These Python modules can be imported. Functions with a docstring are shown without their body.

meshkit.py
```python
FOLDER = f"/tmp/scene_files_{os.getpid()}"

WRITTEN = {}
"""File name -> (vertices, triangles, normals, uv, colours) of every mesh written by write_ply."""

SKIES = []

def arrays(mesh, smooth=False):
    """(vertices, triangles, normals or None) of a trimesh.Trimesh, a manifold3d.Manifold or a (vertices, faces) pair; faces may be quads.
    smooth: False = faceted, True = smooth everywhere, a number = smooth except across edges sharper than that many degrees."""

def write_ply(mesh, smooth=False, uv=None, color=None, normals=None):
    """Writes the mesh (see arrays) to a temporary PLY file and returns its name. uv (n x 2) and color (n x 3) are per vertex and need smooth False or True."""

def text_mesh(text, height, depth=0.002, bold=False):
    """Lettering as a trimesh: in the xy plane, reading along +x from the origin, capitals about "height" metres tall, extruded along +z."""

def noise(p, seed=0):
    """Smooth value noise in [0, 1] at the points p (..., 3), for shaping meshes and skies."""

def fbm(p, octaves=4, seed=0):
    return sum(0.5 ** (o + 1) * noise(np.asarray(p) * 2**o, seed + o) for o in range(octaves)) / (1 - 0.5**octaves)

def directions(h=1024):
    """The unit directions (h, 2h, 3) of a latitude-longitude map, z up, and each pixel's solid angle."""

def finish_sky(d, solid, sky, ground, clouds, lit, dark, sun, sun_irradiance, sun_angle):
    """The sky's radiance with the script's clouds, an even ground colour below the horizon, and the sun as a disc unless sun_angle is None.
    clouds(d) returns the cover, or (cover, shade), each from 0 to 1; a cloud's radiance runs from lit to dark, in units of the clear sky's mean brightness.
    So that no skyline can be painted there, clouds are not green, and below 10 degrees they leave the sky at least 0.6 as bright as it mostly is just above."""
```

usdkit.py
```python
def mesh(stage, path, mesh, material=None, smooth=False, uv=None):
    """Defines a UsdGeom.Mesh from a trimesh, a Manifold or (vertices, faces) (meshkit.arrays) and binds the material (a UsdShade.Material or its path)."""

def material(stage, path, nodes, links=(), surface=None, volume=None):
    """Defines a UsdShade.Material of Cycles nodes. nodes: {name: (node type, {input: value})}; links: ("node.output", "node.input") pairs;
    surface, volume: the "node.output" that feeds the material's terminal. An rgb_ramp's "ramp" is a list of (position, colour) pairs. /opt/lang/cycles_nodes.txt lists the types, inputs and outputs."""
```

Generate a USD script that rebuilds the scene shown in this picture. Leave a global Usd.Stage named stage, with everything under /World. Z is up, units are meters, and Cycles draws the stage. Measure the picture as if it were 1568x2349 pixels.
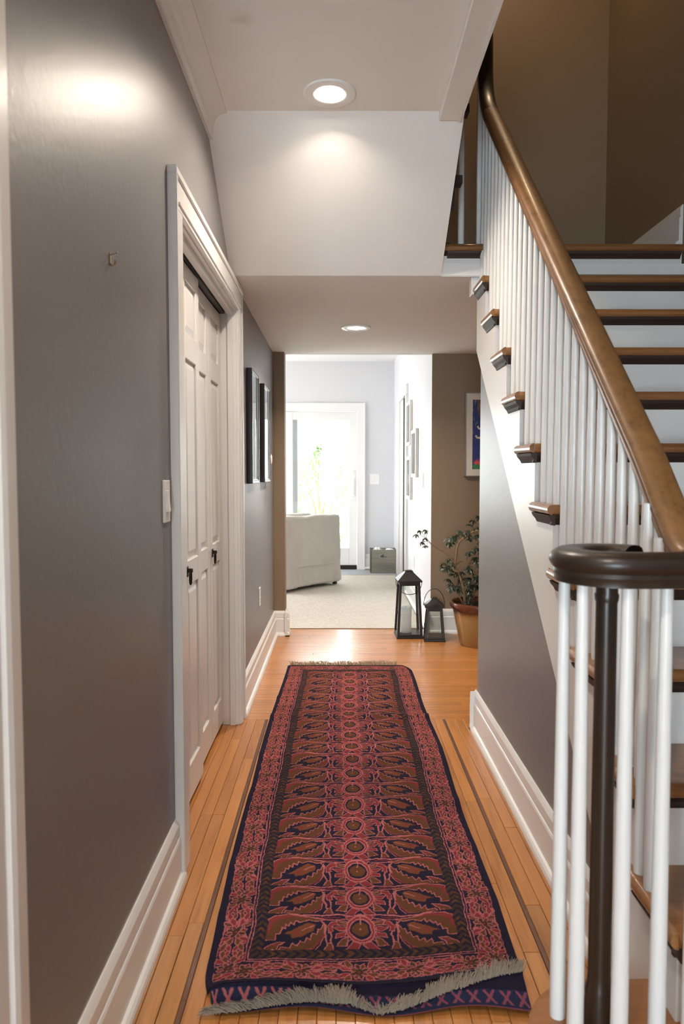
import math, random
import numpy as np
import trimesh
import shapely
from shapely.geometry import Polygon, LineString, Point, box as sbox
from shapely import affinity
from pxr import Usd, UsdGeom, UsdLux, UsdShade, Sdf, Gf, Vt
import usdkit, meshkit

random.seed(7)
RNG = np.random.default_rng(7)
stage = Usd.Stage.CreateInMemory()
UsdGeom.SetStageUpAxis(stage, UsdGeom.Tokens.z)
UsdGeom.SetStageMetersPerUnit(stage, 1.0)
world = UsdGeom.Xform.Define(stage, '/World')
stage.SetDefaultPrim(world.GetPrim())
UsdGeom.Scope.Define(stage, '/World/Looks')

# ------------------------------------------------------------------ camera
F_PX, CAM_H = 1640.0, 1.33
cam = UsdGeom.Camera.Define(stage, '/World/camera')
fw = np.array([6 / F_PX, 1.0, -89.5 / F_PX]); fw /= np.linalg.norm(fw)
rt = np.cross(fw, [0, 0, 1.0]); rt /= np.linalg.norm(rt)
up = np.cross(rt, fw)
M = np.eye(4); M[0, :3], M[1, :3], M[2, :3], M[3, :3] = rt, up, -fw, [0, 0, CAM_H]
cam.AddTransformOp().Set(Gf.Matrix4d(*M.ravel()))
cam.CreateHorizontalApertureAttr(24.0)
cam.CreateVerticalApertureAttr(24.0 * 2349 / 1568)
cam.CreateFocalLengthAttr(24.0 * F_PX / 1568)
cam.CreateFStopAttr(4.5)
cam.CreateFocusDistanceAttr(3.6)
cam.CreateClippingRangeAttr(Gf.Vec2f(0.05, 500.0))
EXPOSURE = 1.96
cam.CreateExposureAttr(EXPOSURE)

# ------------------------------------------------------------------ daylight
SKY, DAY_NEAR, DAY_LIVING, LAMP, LAMP_UP = 0.96, 3.8, 0.27, 240.0, 82.0
DAY_COL = (0.58, 0.84, 1.0)
dome = UsdLux.DomeLight.Define(stage, '/World/sky')
dome.CreateIntensityAttr(SKY)
dome.CreateColorAttr(Gf.Vec3f(0.96, 0.985, 1.0))


def window_light(name, centre, aim, w, h, strength, colour=DAY_COL):
    """soft daylight arriving through a window that stands outside the frame"""
    l = UsdLux.RectLight.Define(stage, '/World/' + name)
    z = -np.array(aim, float); z /= np.linalg.norm(z)
    x = np.cross([0, 0, 1.0], z); x /= np.linalg.norm(x)
    y = np.cross(z, x)
    m = np.eye(4); m[0, :3], m[1, :3], m[2, :3], m[3, :3] = x, y, z, centre
    l.AddTransformOp().Set(Gf.Matrix4d(*m.ravel()))
    l.CreateWidthAttr(w); l.CreateHeightAttr(h)
    l.CreateIntensityAttr(strength); l.CreateColorAttr(Gf.Vec3f(*colour))


window_light('daylight_entry', (-0.70, -3.22, 1.15), (0, 1, 0), 1.3, 1.9, DAY_NEAR)
window_light('daylight_living', (-3.32, 8.2, 1.45), (1, 0, 0), 2.4, 1.7, DAY_LIVING, (0.93, 0.97, 1.0))

# ------------------------------------------------------------------ materials
MATS = {}


def mat(name, nodes, links, surface='p.BSDF'):
    MATS[name] = usdkit.material(stage, '/World/Looks/' + name, nodes, links, surface=surface)
    return MATS[name]


def plain(name, col, rough=0.5, **kw):
    return mat(name, {'p': ('principled_bsdf', dict(base_color=col, roughness=rough, **kw))}, [])


def painted(name, col, rough, bump=0.25, scale=260.0, dist=0.0012, vary=0.03, **kw):
    c2 = tuple(c * (1 - vary) for c in col)
    return mat(name, {
        'g': ('geometry', {}),
        'n': ('noise_texture', {'scale': scale, 'detail': 3.0}),
        'n2': ('noise_texture', {'scale': 2.2, 'detail': 3.0}),
        'm': ('mix_color', {'a': col, 'b': c2}),
        'b': ('bump', {'strength': bump, 'distance': dist}),
        'p': ('principled_bsdf', dict(roughness=rough, **kw))},
        [('g.position', 'n.vector'), ('g.position', 'n2.vector'), ('n2.fac', 'm.fac'), ('m.result', 'p.base_color'),
         ('n.fac', 'b.height'), ('b.normal', 'p.normal')])


painted('wall_taupe', (0.214, 0.204, 0.202), 0.40, bump=0.3, scale=55.0, dist=0.0022)
painted('wall_taupe_flat', (0.245, 0.172, 0.106), 0.55, bump=0.3)
painted('wall_pale', (0.66, 0.66, 0.68), 0.6, bump=0.15)
painted('ceiling_white', (0.84, 0.825, 0.80), 0.75, bump=0.3, scale=90.0)
painted('trim_white', (0.80, 0.79, 0.77), 0.28, bump=0.08, scale=40.0, vary=0.02)
painted('stair_white', (0.78, 0.775, 0.76), 0.33, bump=0.12, scale=60.0, vary=0.03)
plain('plastic_white', (0.82, 0.81, 0.79), 0.3)
plain('black_metal', (0.022, 0.017, 0.014), 0.42, metallic=0.4)
plain('bronze', (0.035, 0.024, 0.019), 0.38, metallic=0.7)
plain('steel', (0.55, 0.54, 0.52), 0.25, metallic=1.0)
plain('dark_gap', (0.012, 0.010, 0.009), 0.9)
plain('candle_wax', (0.88, 0.86, 0.82), 0.5, subsurface_weight=0.7, subsurface_scale=0.03, subsurface_radius=(1.0, 0.8, 0.6))
plain('frame_black', (0.018, 0.017, 0.017), 0.28)
plain('frame_silver', (0.42, 0.40, 0.37), 0.3, metallic=0.8)
plain('frame_white', (0.70, 0.66, 0.60), 0.45)
plain('mat_board', (0.72, 0.66, 0.58), 0.8)
plain('mat_white', (0.75, 0.75, 0.74), 0.8)
plain('brass', (0.52, 0.42, 0.28), 0.3, metallic=1.0)
plain('outdoor_ground', (0.55, 0.56, 0.50), 0.9)
plain('cream_yarn', (0.235, 0.183, 0.135), 0.9, sheen_weight=0.3)
plain('tan_yarn', (0.27, 0.17, 0.09), 0.9, sheen_weight=0.3)
plain('cloth_white', (0.80, 0.79, 0.77), 0.9)
plain('soil', (0.03, 0.022, 0.016), 0.95)
plain('paper_grey', (0.55, 0.52, 0.48), 0.6)
plain('gravel_grey', (0.40, 0.41, 0.43), 0.8)


def wood(name, light, dark, axis, rough=0.3, coat=0.0, scale=1.0, vary=0.35, ring=0.5):
    """grain stretched along an axis; every board shifts the grain and tone by its own random number"""
    st = [34.0 * scale] * 3
    st['xyz'.index(axis)] = 1.6 * scale
    st2 = [9.0 * scale] * 3
    st2['xyz'.index(axis)] = 0.9 * scale
    return mat(name, {
        'g': ('geometry', {}), 'o': ('object_info', {}),
        'off': ('vector_math', {'math_type': 'scale', 'vector1': (7.3, 11.1, 5.7)}),
        'add': ('vector_math', {'math_type': 'add'}),
        'm1': ('mapping', {'scale': tuple(st)}), 'm2': ('mapping', {'scale': tuple(st2)}),
        'n1': ('noise_texture', {'scale': 2.6, 'detail': 5.0, 'roughness': 0.65, 'distortion': 0.4}),
        'n2': ('noise_texture', {'scale': 1.5, 'detail': 3.0, 'roughness': 0.55, 'distortion': 1.6}),
        'mx': ('mix_float', {'fac': ring}),
        'r': ('rgb_ramp', {'ramp': [(0.30, dark), (0.46, tuple((a * 2 + b) / 3 for a, b in zip(light, dark))), (0.62, light)]}),
        'v': ('map_range', {'from_min': 0.0, 'from_max': 1.0, 'to_min': 1.0 - vary, 'to_max': 1.0 + vary * 0.5}),
        'h': ('hsv', {'hue': 0.5, 'saturation': 1.0, 'fac': 1.0}),
        'b': ('bump', {'strength': 0.15, 'distance': 0.001}),
        'p': ('principled_bsdf', {'roughness': rough, 'coat_weight': coat, 'coat_roughness': 0.17})},
        [('o.random', 'off.scale'), ('g.position', 'add.vector1'), ('off.vector', 'add.vector2'),
         ('add.vector', 'm1.vector'), ('add.vector', 'm2.vector'), ('m1.vector', 'n1.vector'), ('m2.vector', 'n2.vector'),
         ('n1.fac', 'mx.a'), ('n2.fac', 'mx.b'), ('mx.result', 'r.fac'), ('o.random', 'v.value'),
         ('r.color', 'h.color'), ('v.result', 'h.value'), ('h.color', 'p.base_color'),
         ('n1.fac', 'b.height'), ('b.normal', 'p.normal')])


OAK_L, OAK_D = (0.55, 0.228, 0.060), (0.32, 0.112, 0.026)
wood('oak_along', OAK_L, OAK_D, 'y', 0.30, 0.2, vary=.13)
wood('oak_across', OAK_L, OAK_D, 'x', 0.33, 0.25, vary=.12)
wood('oak_worn', (0.50, 0.225, 0.068), (0.20, 0.075, 0.021), 'y', 0.33, 0.15, ring=0.6, vary=.15)
wood('walnut_inlay', (0.150, 0.058, 0.026), (0.085, 0.030, 0.014), 'y', 0.28, 0.2, vary=0.25)
wood('rail_wood', (0.27, 0.132, 0.048), (0.115, 0.048, 0.016), 'y', 0.42, 0.08, scale=0.6, vary=0.05)
wood('volute_wood', (0.032, 0.020, 0.013), (0.014, 0.009, 0.006), 'y', 0.38, 0.08, scale=0.6, vary=0.05)
wood('newel_wood', (0.030, 0.016, 0.008), (0.016, 0.008, 0.004), 'z', 0.36, 0.1, vary=0.05)
wood('tread_wood', (0.32, 0.145, 0.052), (0.16, 0.062, 0.021), 'x', 0.24, 0.3, vary=0.12)
wood('tread_dark', (0.036, 0.017, 0.010), (0.018, 0.008, 0.005), 'x', 0.55, 0.0, vary=0.2)
wood('bull_wood', (0.33, 0.135, 0.042), (0.17, 0.062, 0.018), 'x', 0.28, 0.3, vary=0.05)
wood('crate_wood', (0.31, 0.295, 0.235), (0.17, 0.155, 0.12), 'x', 0.7, 0.0, vary=0.3)
wood('crate_inner', (0.115, 0.062, 0.035), (0.06, 0.032, 0.02), 'x', 0.7, 0.0, vary=0.3)
wood('bark', (0.33, 0.20, 0.105), (0.17, 0.095, 0.045), 'z', 0.7, 0.0, scale=1.4, vary=0.1)

mat('pane', {'f': ('fresnel', {'IOR': 1.5}), 't': ('transparent_bsdf', {'color': (0.97, 0.985, 0.98)}),
             'g': ('glossy_bsdf', {'color': (1, 1, 1), 'roughness': 0.0}), 'm': ('mix_closure', {})},
    [('f.fac', 'm.fac'), ('t.BSDF', 'm.closure1'), ('g.BSDF', 'm.closure2')], surface='m.closure')


def emitter(name, col, strength):
    return mat(name, {'e': ('emission', {'color': col, 'strength': strength})}, [], surface='e.emission')


WARM = (1.0, 0.87, 0.735)
emitter('lamp_lens', WARM, LAMP)
emitter('lamp_lens_deep', WARM, LAMP * 1.9)
emitter('lamp_lens_up', (1.0, 0.70, 0.42), LAMP_UP)

# glazed terracotta: rusty rim, tan body with drips (geometry height in the pot's own frame)
mat('terracotta', {
    'g': ('geometry', {}), 's': ('separate_xyz', {}),
    'n': ('noise_texture', {'scale': 9.0, 'detail': 5.0}),
    'mp': ('mapping', {'scale': (1, 1, 0.18)}), 'n2': ('noise_texture', {'scale': 38.0, 'detail': 3.0}),
    'nm': ('math', {'math_type': 'multiply_add', 'value2': 0.07, 'value3': -0.035}),
    'ad': ('math', {'math_type': 'add'}),
    'r': ('rgb_ramp', {'ramp': [(0.0, (0.34, 0.185, 0.066)), (0.60, (0.48, 0.285, 0.110)), (0.72, (0.44, 0.25, 0.095)), (0.79, (0.12, 0.034, 0.017)), (1.0, (0.16, 0.045, 0.020))]}),
    'z': ('map_range', {'from_min': 0.0, 'from_max': 0.34, 'to_min': 0.0, 'to_max': 1.0}),
    'mm': ('mix_color', {'blend_type': 'multiply', 'fac': 0.45}),
    'p': ('principled_bsdf', {'roughness': 0.3, 'coat_weight': 0.3})},
    [('g.position', 's.vector'), ('g.position', 'n.vector'), ('g.position', 'mp.vector'), ('mp.vector', 'n2.vector'),
     ('n2.fac', 'nm.value1'), ('s.z', 'z.value'), ('z.result', 'ad.value1'), ('nm.value', 'ad.value2'), ('ad.value', 'r.fac'),
     ('r.color', 'mm.a'), ('n.color', 'mm.b'), ('mm.result', 'p.base_color')])

mat('linen', {
    'g': ('geometry', {}), 'n': ('noise_texture', {'scale': 620.0, 'detail': 2.0}), 'n2': ('noise_texture', {'scale': 7.0, 'detail': 4.0}),
    'm': ('mix_color', {'a': (0.48, 0.435, 0.385), 'b': (0.59, 0.545, 0.49)}),
    'b': ('bump', {'strength': 0.3, 'distance': 0.002}), 'p': ('principled_bsdf', {'roughness': 0.95, 'sheen_weight': 0.2})},
    [('g.position', 'n.vector'), ('g.position', 'n2.vector'), ('n2.fac', 'm.fac'), ('m.result', 'p.base_color'),
     ('n.fac', 'b.height'), ('b.normal', 'p.normal')])

mat('sisal', {
    'g': ('geometry', {}), 'mp': ('mapping', {'rotation': (0, 0, 0.5), 'scale': (1, 1, 1)}),
    'w': ('wave_texture', {'scale': 9.0, 'distortion': 3.5, 'detail': 3.0, 'detail_scale': 4.0, 'bands_direction': 'y'}),
    'n': ('noise_texture', {'scale': 160.0, 'detail': 3.0}),
    'x': ('mix_float', {'fac': 0.5}),
    'm': ('mix_color', {'a': (0.40, 0.34, 0.27), 'b': (0.78, 0.73, 0.66)}),
    'b': ('bump', {'strength': 0.6, 'distance': 0.006}), 'p': ('principled_bsdf', {'roughness': 0.95})},
    [('g.position', 'mp.vector'), ('mp.vector', 'w.vector'), ('g.position', 'n.vector'), ('w.fac', 'x.a'), ('n.fac', 'x.b'),
     ('x.result', 'm.fac'), ('m.result', 'p.base_color'), ('x.result', 'b.height'), ('b.normal', 'p.normal')])


def leafy(name, a, b, trans, rough=0.35, fac=0.25):
    mat(name, {'o': ('object_info', {}), 'g': ('geometry', {}), 'n': ('noise_texture', {'scale': 25.0}),
               'm': ('mix_color', {'a': a, 'b': b}), 'p': ('principled_bsdf', {'roughness': rough}),
               't': ('translucent_bsdf', {'color': trans}), 'x': ('mix_closure', {'fac': fac})},
        [('g.position', 'n.vector'), ('n.fac', 'm.fac'), ('m.result', 'p.base_color'), ('p.BSDF', 'x.closure1'), ('t.BSDF', 'x.closure2')],
        surface='x.closure')


leafy('plant_leaf', (0.028, 0.040, 0.030), (0.055, 0.075, 0.052), (0.08, 0.14, 0.04), fac=0.15)
leafy('garden_leaf', (0.12, 0.20, 0.10), (0.26, 0.34, 0.20), (0.25, 0.35, 0.1), rough=0.6, fac=0.35)

mat('vertex_wool', {
    'a': ('attribute', {'attribute': 'knots'}), 'g': ('geometry', {}), 'n': ('noise_texture', {'scale': 420.0, 'detail': 2.0}),
    'b': ('bump', {'strength': 0.55, 'distance': 0.004}), 'p': ('principled_bsdf', {'roughness': 0.95, 'specular_ior_level': 0.15})},
    [('a.color', 'p.base_color'), ('g.position', 'n.vector'), ('n.fac', 'b.height'), ('b.normal', 'p.normal')])
mat('vertex_print', {
    'a': ('attribute', {'attribute': 'knots'}), 'p': ('principled_bsdf', {'roughness': 0.5})}, [('a.color', 'p.base_color')])

# ------------------------------------------------------------------ helpers
TAKEN = {}


def fresh(parent, name):
    key = (parent, name); n = TAKEN.get(key, 0); TAKEN[key] = n + 1
    return f'{parent}/{name}' + (f'_{n:03d}' if n else '')


def tag(prim, label=None, cat=None, group=None, kind=None):
    for k, v in (('label', label), ('category', cat), ('group', group), ('kind', kind)):
        if v:
            prim.SetCustomDataByKey(k, v)
    return prim


def path_of(parent):
    return '/World' if parent is None else str(parent.GetPath())


def obj(name, mesh, material, parent=None, smooth=False, label=None, cat=None, group=None, kind=None):
    p = usdkit.mesh(stage, fresh(path_of(parent), name), mesh, MATS[material], smooth=smooth).GetPrim()
    return tag(p, label, cat, group, kind)


def thing(name, label, cat, loc=(0, 0, 0), rotz=0.0, group=None, kind=None):
    x = UsdGeom.Xform.Define(stage, fresh('/World', name))
    x.AddTranslateOp().Set(Gf.Vec3d(*map(float, loc)))
    x.AddRotateZOp().Set(math.degrees(rotz))
    return tag(x.GetPrim(), label, cat, group, kind)


def copy_of(src, name, label, cat, loc, rotz=0.0, group=None):
    t = thing(name, label, cat, loc, rotz, group)
    t.GetReferences().AddInternalReference(src.GetPath())
    t.SetInstanceable(True)
    return t


def cat_(*ms):
    return trimesh.util.concatenate([m for m in ms if m is not None])


def bx(x0, x1, y0, y1, z0, z1, c=0.0):
    """box, its edges chamfered by c"""
    x0, x1 = min(x0, x1), max(x0, x1); y0, y1 = min(y0, y1), max(y0, y1); z0, z1 = min(z0, z1), max(z0, z1)
    if c <= 0:
        m = trimesh.creation.box([x1 - x0, y1 - y0, z1 - z0])
        m.apply_translation([(x0 + x1) / 2, (y0 + y1) / 2, (z0 + z1) / 2])
        return m
    c = min(c, (x1 - x0) * .49, (y1 - y0) * .49, (z1 - z0) * .49)
    pts = []
    for sx, sy, sz in np.ndindex(2, 2, 2):
        p = np.array([(x0, x1)[sx], (y0, y1)[sy], (z0, z1)[sz]]); d = np.array([1 - 2 * sx, 1 - 2 * sy, 1 - 2 * sz]) * c
        for k in range(3):
            q = p + d; q[k] = p[k]; pts.append(q)
    return trimesh.convex.convex_hull(np.array(pts))


def extrude(poly, a0, a1, axis):
    """polygon drawn in the two axes other than `axis` (in order x,y,z) pushed from a0 to a1 along it"""
    if not isinstance(poly, Polygon):
        poly = Polygon(poly)
    m = trimesh.creation.extrude_polygon(poly.buffer(0), abs(a1 - a0), engine='earcut')
    v = m.vertices.copy(); lo = min(a0, a1)
    if axis == 'x':
        w = np.stack([v[:, 2] + lo, v[:, 0], v[:, 1]], 1); flip = False
    elif axis == 'y':
        w = np.stack([v[:, 0], v[:, 2] + lo, v[:, 1]], 1); flip = True
    else:
        w = np.stack([v[:, 0], v[:, 1], v[:, 2] + lo], 1); flip = False
    f = m.faces[:, ::-1] if flip else m.faces
    return trimesh.Trimesh(w, f, process=False)


def frames_along(pts):
    p = np.asarray(pts, float)
    t = np.gradient(p, axis=0); t /= np.linalg.norm(t, axis=1, keepdims=True) + 1e-12
    return p, t


def tube(pts, r, sides=8, cap=True):
    p, t = frames_along(pts)
    r = np.broadcast_to(np.asarray(r, float), (len(p),))
    a = np.cross(t[0], [0, 0, 1.0])
    if np.linalg.norm(a) < 1e-3:
        a = np.cross(t[0], [1.0, 0, 0])
    A = []
    for k in range(len(p)):
        a = a - t[k] * (a @ t[k]); a /= np.linalg.norm(a) + 1e-12; A.append(a.copy())
    A = np.array(A); B = np.cross(t, A)
    ang = np.arange(sides) * 2 * np.pi / sides
    v = (p[:, None] + r[:, None, None] * (np.cos(ang)[None, :, None] * A[:, None] + np.sin(ang)[None, :, None] * B[:, None])).reshape(-1, 3)
    f = []
    for i in range(len(p) - 1):
        for j in range(sides):
            q = [i * sides + j, i * sides + (j + 1) % sides, (i + 1) * sides + (j + 1) % sides, (i + 1) * sides + j]
            f += [[q[0], q[1], q[2]], [q[0], q[2], q[3]]]
    if cap:
        v = np.vstack([v, p[0], p[-1]]); n0, n1 = len(v) - 2, len(v) - 1; o = (len(p) - 1) * sides
        for j in range(sides):
            f += [[n0, (j + 1) % sides, j], [n1, o + j, o + (j + 1) % sides]]
    return trimesh.Trimesh(v, np.array(f), process=False)


def sweep(profile, pts, ups=None, cap=True):
    """closed profile of (side, up) swept along pts. side = horizontal left of travel"""
    p, t = frames_along(pts)
    prof = np.asarray(profile, float); n = len(prof); V = []
    last = None
    for k in range(len(p)):
        u = np.array([0, 0, 1.0]) if ups is None else np.asarray(ups[k], float)
        s = np.cross(u, t[k])
        if np.linalg.norm(s) < 1e-4:
            s = last
        s = s / np.linalg.norm(s); last = s
        u2 = np.cross(t[k], s)
        V.append(p[k] + prof[:, :1] * s + prof[:, 1:] * u2)
    V = np.vstack(V); f = []
    for i in range(len(p) - 1):
        for j in range(n):
            a, b, c, d = i * n + j, i * n + (j + 1) % n, (i + 1) * n + (j + 1) % n, (i + 1) * n + j
            f += [[a, b, c], [a, c, d]]
    if cap:
        tri = trimesh.creation.triangulate_polygon(Polygon(prof), engine='earcut')
        tv, tf = tri
        if len(tv) == n:
            o = (len(p) - 1) * n
            idx = [int(np.argmin(np.linalg.norm(prof - q, axis=1))) for q in tv]
            for a, b, c in tf:
                f += [[idx[c], idx[b], idx[a]], [o + idx[a], o + idx[b], o + idx[c]]]
    m = trimesh.Trimesh(V, np.array(f), process=False)
    m.fix_normals()
    return m


def lathe(profile, centre=(0, 0, 0), n=32):
    m = trimesh.creation.revolve(np.asarray(profile, float), sections=n)
    m.apply_translation(centre)
    return m


def rot(m, axis, deg, at=(0, 0, 0)):
    m = m.copy(); m.apply_transform(trimesh.transformations.rotation_matrix(math.radians(deg), axis, at)); return m


def struct(name, mesh, material, label, cat, parent=None, smooth=False):
    return obj(name, mesh, material, parent, smooth, label, cat, kind='structure')


# ------------------------------------------------------------------ key measures
XL, XR = -0.535, 0.712                 # hall walls
Y_OPEN = 1.127                        # left wall starts here (cased opening before it)
CL0, CL1 = 2.39, 3.72                 # closet opening
CL_TOP = 2.165
Y_END = 5.80                          # end of hall on the left
Z_LOW, Z_HI, Z_UP = 2.30, 2.77, 5.0
RISE, RUN, NOSE6, ZT6 = 0.2048, 0.2236, 2.267, 1.229
X_T = 0.662                           # open ends of the treads
X_SW = 1.70                           # stairwell right wall
Y_LAND, Z_LAND, Y_SB = 3.555, 2.452, 4.66


def nose_y(n): return NOSE6 + (n - 6) * RUN
def nose_z(y): return ZT6 + (y - NOSE6) * RISE / RUN


def holed(x0, x1, y0, y1, z0, z1, *holes):
    p = sbox(x0, y0, x1, y1)
    for hx, hy in zip(holes[::2], holes[1::2]):
        p = p.difference(Point(hx, hy).buffer(.062, 16))
    return trimesh.creation.extrude_polygon(p, z1 - z0, engine='earcut').apply_translation([0, 0, z0])


# ------------------------------------------------------------------ setting: shell
struct('wall_left', cat_(bx(XL - .10, XL, Y_OPEN, CL0, 0, 3.06), bx(XL - .10, XL, CL0, CL1, CL_TOP, 3.06), bx(XL - .10, XL, CL1, Y_END, 0, 3.06)),
       'wall_taupe', 'long taupe satin painted hallway wall with the closet opening', 'wall')
struct('wall_left_return', bx(-3.2, -0.443, Y_END, Y_END + .14, 0, 2.86), 'wall_taupe_flat', 'narrow taupe wall return beside the opening to the living room', 'wall')
struct('wall_header', bx(-0.443, 0.757, 5.88, 5.95, Z_LOW + .003, 2.86), 'wall_pale', 'header wall above the opening to the living room', 'wall')
struct('wall_nook', cat_(bx(0.757, 2.6, 5.88, 5.90, 0, Z_LOW + .05)), 'wall_taupe_flat', 'brown taupe wall behind the potted plant', 'wall')
struct('wall_living_right', bx(0.757, 0.87, 5.90, 9.9, 0, 2.86), 'wall_pale', 'white living room side wall with the three frames', 'wall')
struct('wall_living_far', cat_(bx(-3.3, -1.75, 9.9, 10.04, 0, 2.86), bx(0.245, 2.6, 9.9, 10.04, 0, 2.86), bx(-1.75, 0.245, 9.9, 10.04, 2.20, 2.86)),
       'wall_pale', 'pale grey far living room wall around the glass door', 'wall')
struct('wall_living_left', cat_(bx(-3.3, -3.2, 5.8, 6.95, 0, 2.86), bx(-3.3, -3.2, 9.45, 9.9, 0, 2.86), bx(-3.3, -3.2, 6.95, 9.45, 0, .55), bx(-3.3, -3.2, 6.95, 9.45, 2.35, 2.86)),
       'wall_pale', 'pale living room wall with a window, out of view on the left', 'wall')
struct('ceiling_living', bx(-3.3, 2.6, 5.80, 10.04, 2.86, 3.0), 'ceiling_white', 'white living room ceiling seen through the opening', 'ceiling')
struct('ceiling_lower', holed(XL, 2.6, 3.578, 5.88, Z_LOW, Z_LOW + .06, .111, 4.83), 'ceiling_white', 'lowered white ceiling past the stairs with the far downlight', 'ceiling')
# sloping underside of the upper flight
sof = [(3.578, Z_LOW), (3.578, Z_LOW + .10), (2.93, Z_HI + .10), (2.93, Z_HI)]
struct('ceiling_soffit', extrude(sof, XL, 0.500, 'x'), 'ceiling_white', 'sloping white underside of the upper stair flight', 'ceiling')
mat('ceiling_stained', {
    'g': ('geometry', {}), 'n': ('noise_texture', {'scale': 90.0, 'detail': 3.0}),
    'd': ('vector_math', {'math_type': 'distance', 'vector2': (-0.31, 2.36, Z_HI)}), 'dd': ('vector_math', {'math_type': 'distance', 'vector2': (-0.31, 2.29, Z_HI)}),
    'nn': ('noise_texture', {'scale': 14.0}), 'ns': ('math', {'math_type': 'multiply_add', 'value2': 0.07, 'value3': -0.035}),
    'ad': ('math', {'math_type': 'add'}),
    'r': ('rgb_ramp', {'ramp': [(0.0, (0.70, 0.66, 0.61)), (0.02, (0.73, 0.70, 0.65)), (0.05, (0.84, 0.825, 0.80)), (1.0, (0.84, 0.825, 0.80))]}),
    'b': ('bump', {'strength': 0.3, 'distance': 0.0012}), 'p': ('principled_bsdf', {'roughness': 0.75})},
    [('g.position', 'n.vector'), ('g.position', 'd.vector1'), ('g.position', 'nn.vector'), ('nn.fac', 'ns.value1'), ('d.value', 'ad.value1'), ('ns.value', 'ad.value2'),
     ('ad.value', 'r.fac'), ('r.color', 'p.base_color'), ('n.fac', 'b.height'), ('b.normal', 'p.normal')])
struct('ceiling', cat_(holed(XL, 0.483, -3.1, 2.945, Z_HI, 3.02, -.036, 2.795, -.036, .35), bx(-3.2, XL, -3.1, Y_OPEN, Z_HI, 3.02), bx(0.50, 2.6, -3.1, 0.72, Z_HI, 3.02)),
       'ceiling_stained', 'near white hall ceiling with the bright downlight and a faint stain', 'ceiling')
# stairwell and entry shell
struct('wall_stairwell_back', bx(-3.3, X_SW, Y_SB, Y_SB + .1, Z_LOW + .06, Z_UP), 'wall_taupe_flat', 'dark brown back wall of the stairwell above the landing', 'wall')
struct('wall_stairwell_right', cat_(bx(X_SW, X_SW + .1, .72, Y_SB + .1, 0, Z_UP)), 'wall_taupe_flat', 'brown right wall of the stairwell', 'wall')
struct('wall_stairwell_near', bx(-3.3, X_SW + .1, .62, .72, 3.02, Z_UP), 'wall_taupe_flat', 'upstairs wall above the entry, out of view', 'wall')
struct('wall_upstairs_left', bx(-3.3, -3.2, .72, Y_SB, 3.02, Z_UP), 'wall_taupe_flat', 'upstairs hall wall, out of view', 'wall')
struct('floor_upstairs', cat_(bx(-3.2, XL, Y_OPEN, Y_SB, 3.02, 3.06), bx(-3.2, XL - .10, Y_SB, 5.8, 3.02, 3.06)), 'oak_along', 'upstairs floor, out of view', 'floor')
struct('ceiling_stairwell', bx(-3.3, X_SW + .1, .62, Y_SB + .1, Z_UP, Z_UP + .1), 'ceiling_white', 'upstairs ceiling over the stairwell', 'ceiling')
struct('wall_entry_near', cat_(bx(-3.3, -1.35, -3.2, -3.1, 0, 3.02), bx(-.05, 2.7, -3.2, -3.1, 0, 3.02), bx(-1.35, -.05, -3.2, -3.1, 0, .18), bx(-1.35, -.05, -3.2, -3.1, 2.12, 3.02)),
       'wall_taupe', 'entry wall with a wide window behind the camera', 'wall')
struct('wall_entry_left', bx(-3.3, -3.2, -3.1, 5.8, 0, 3.02), 'wall_taupe', 'front room wall behind the camera on the left', 'wall')
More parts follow.
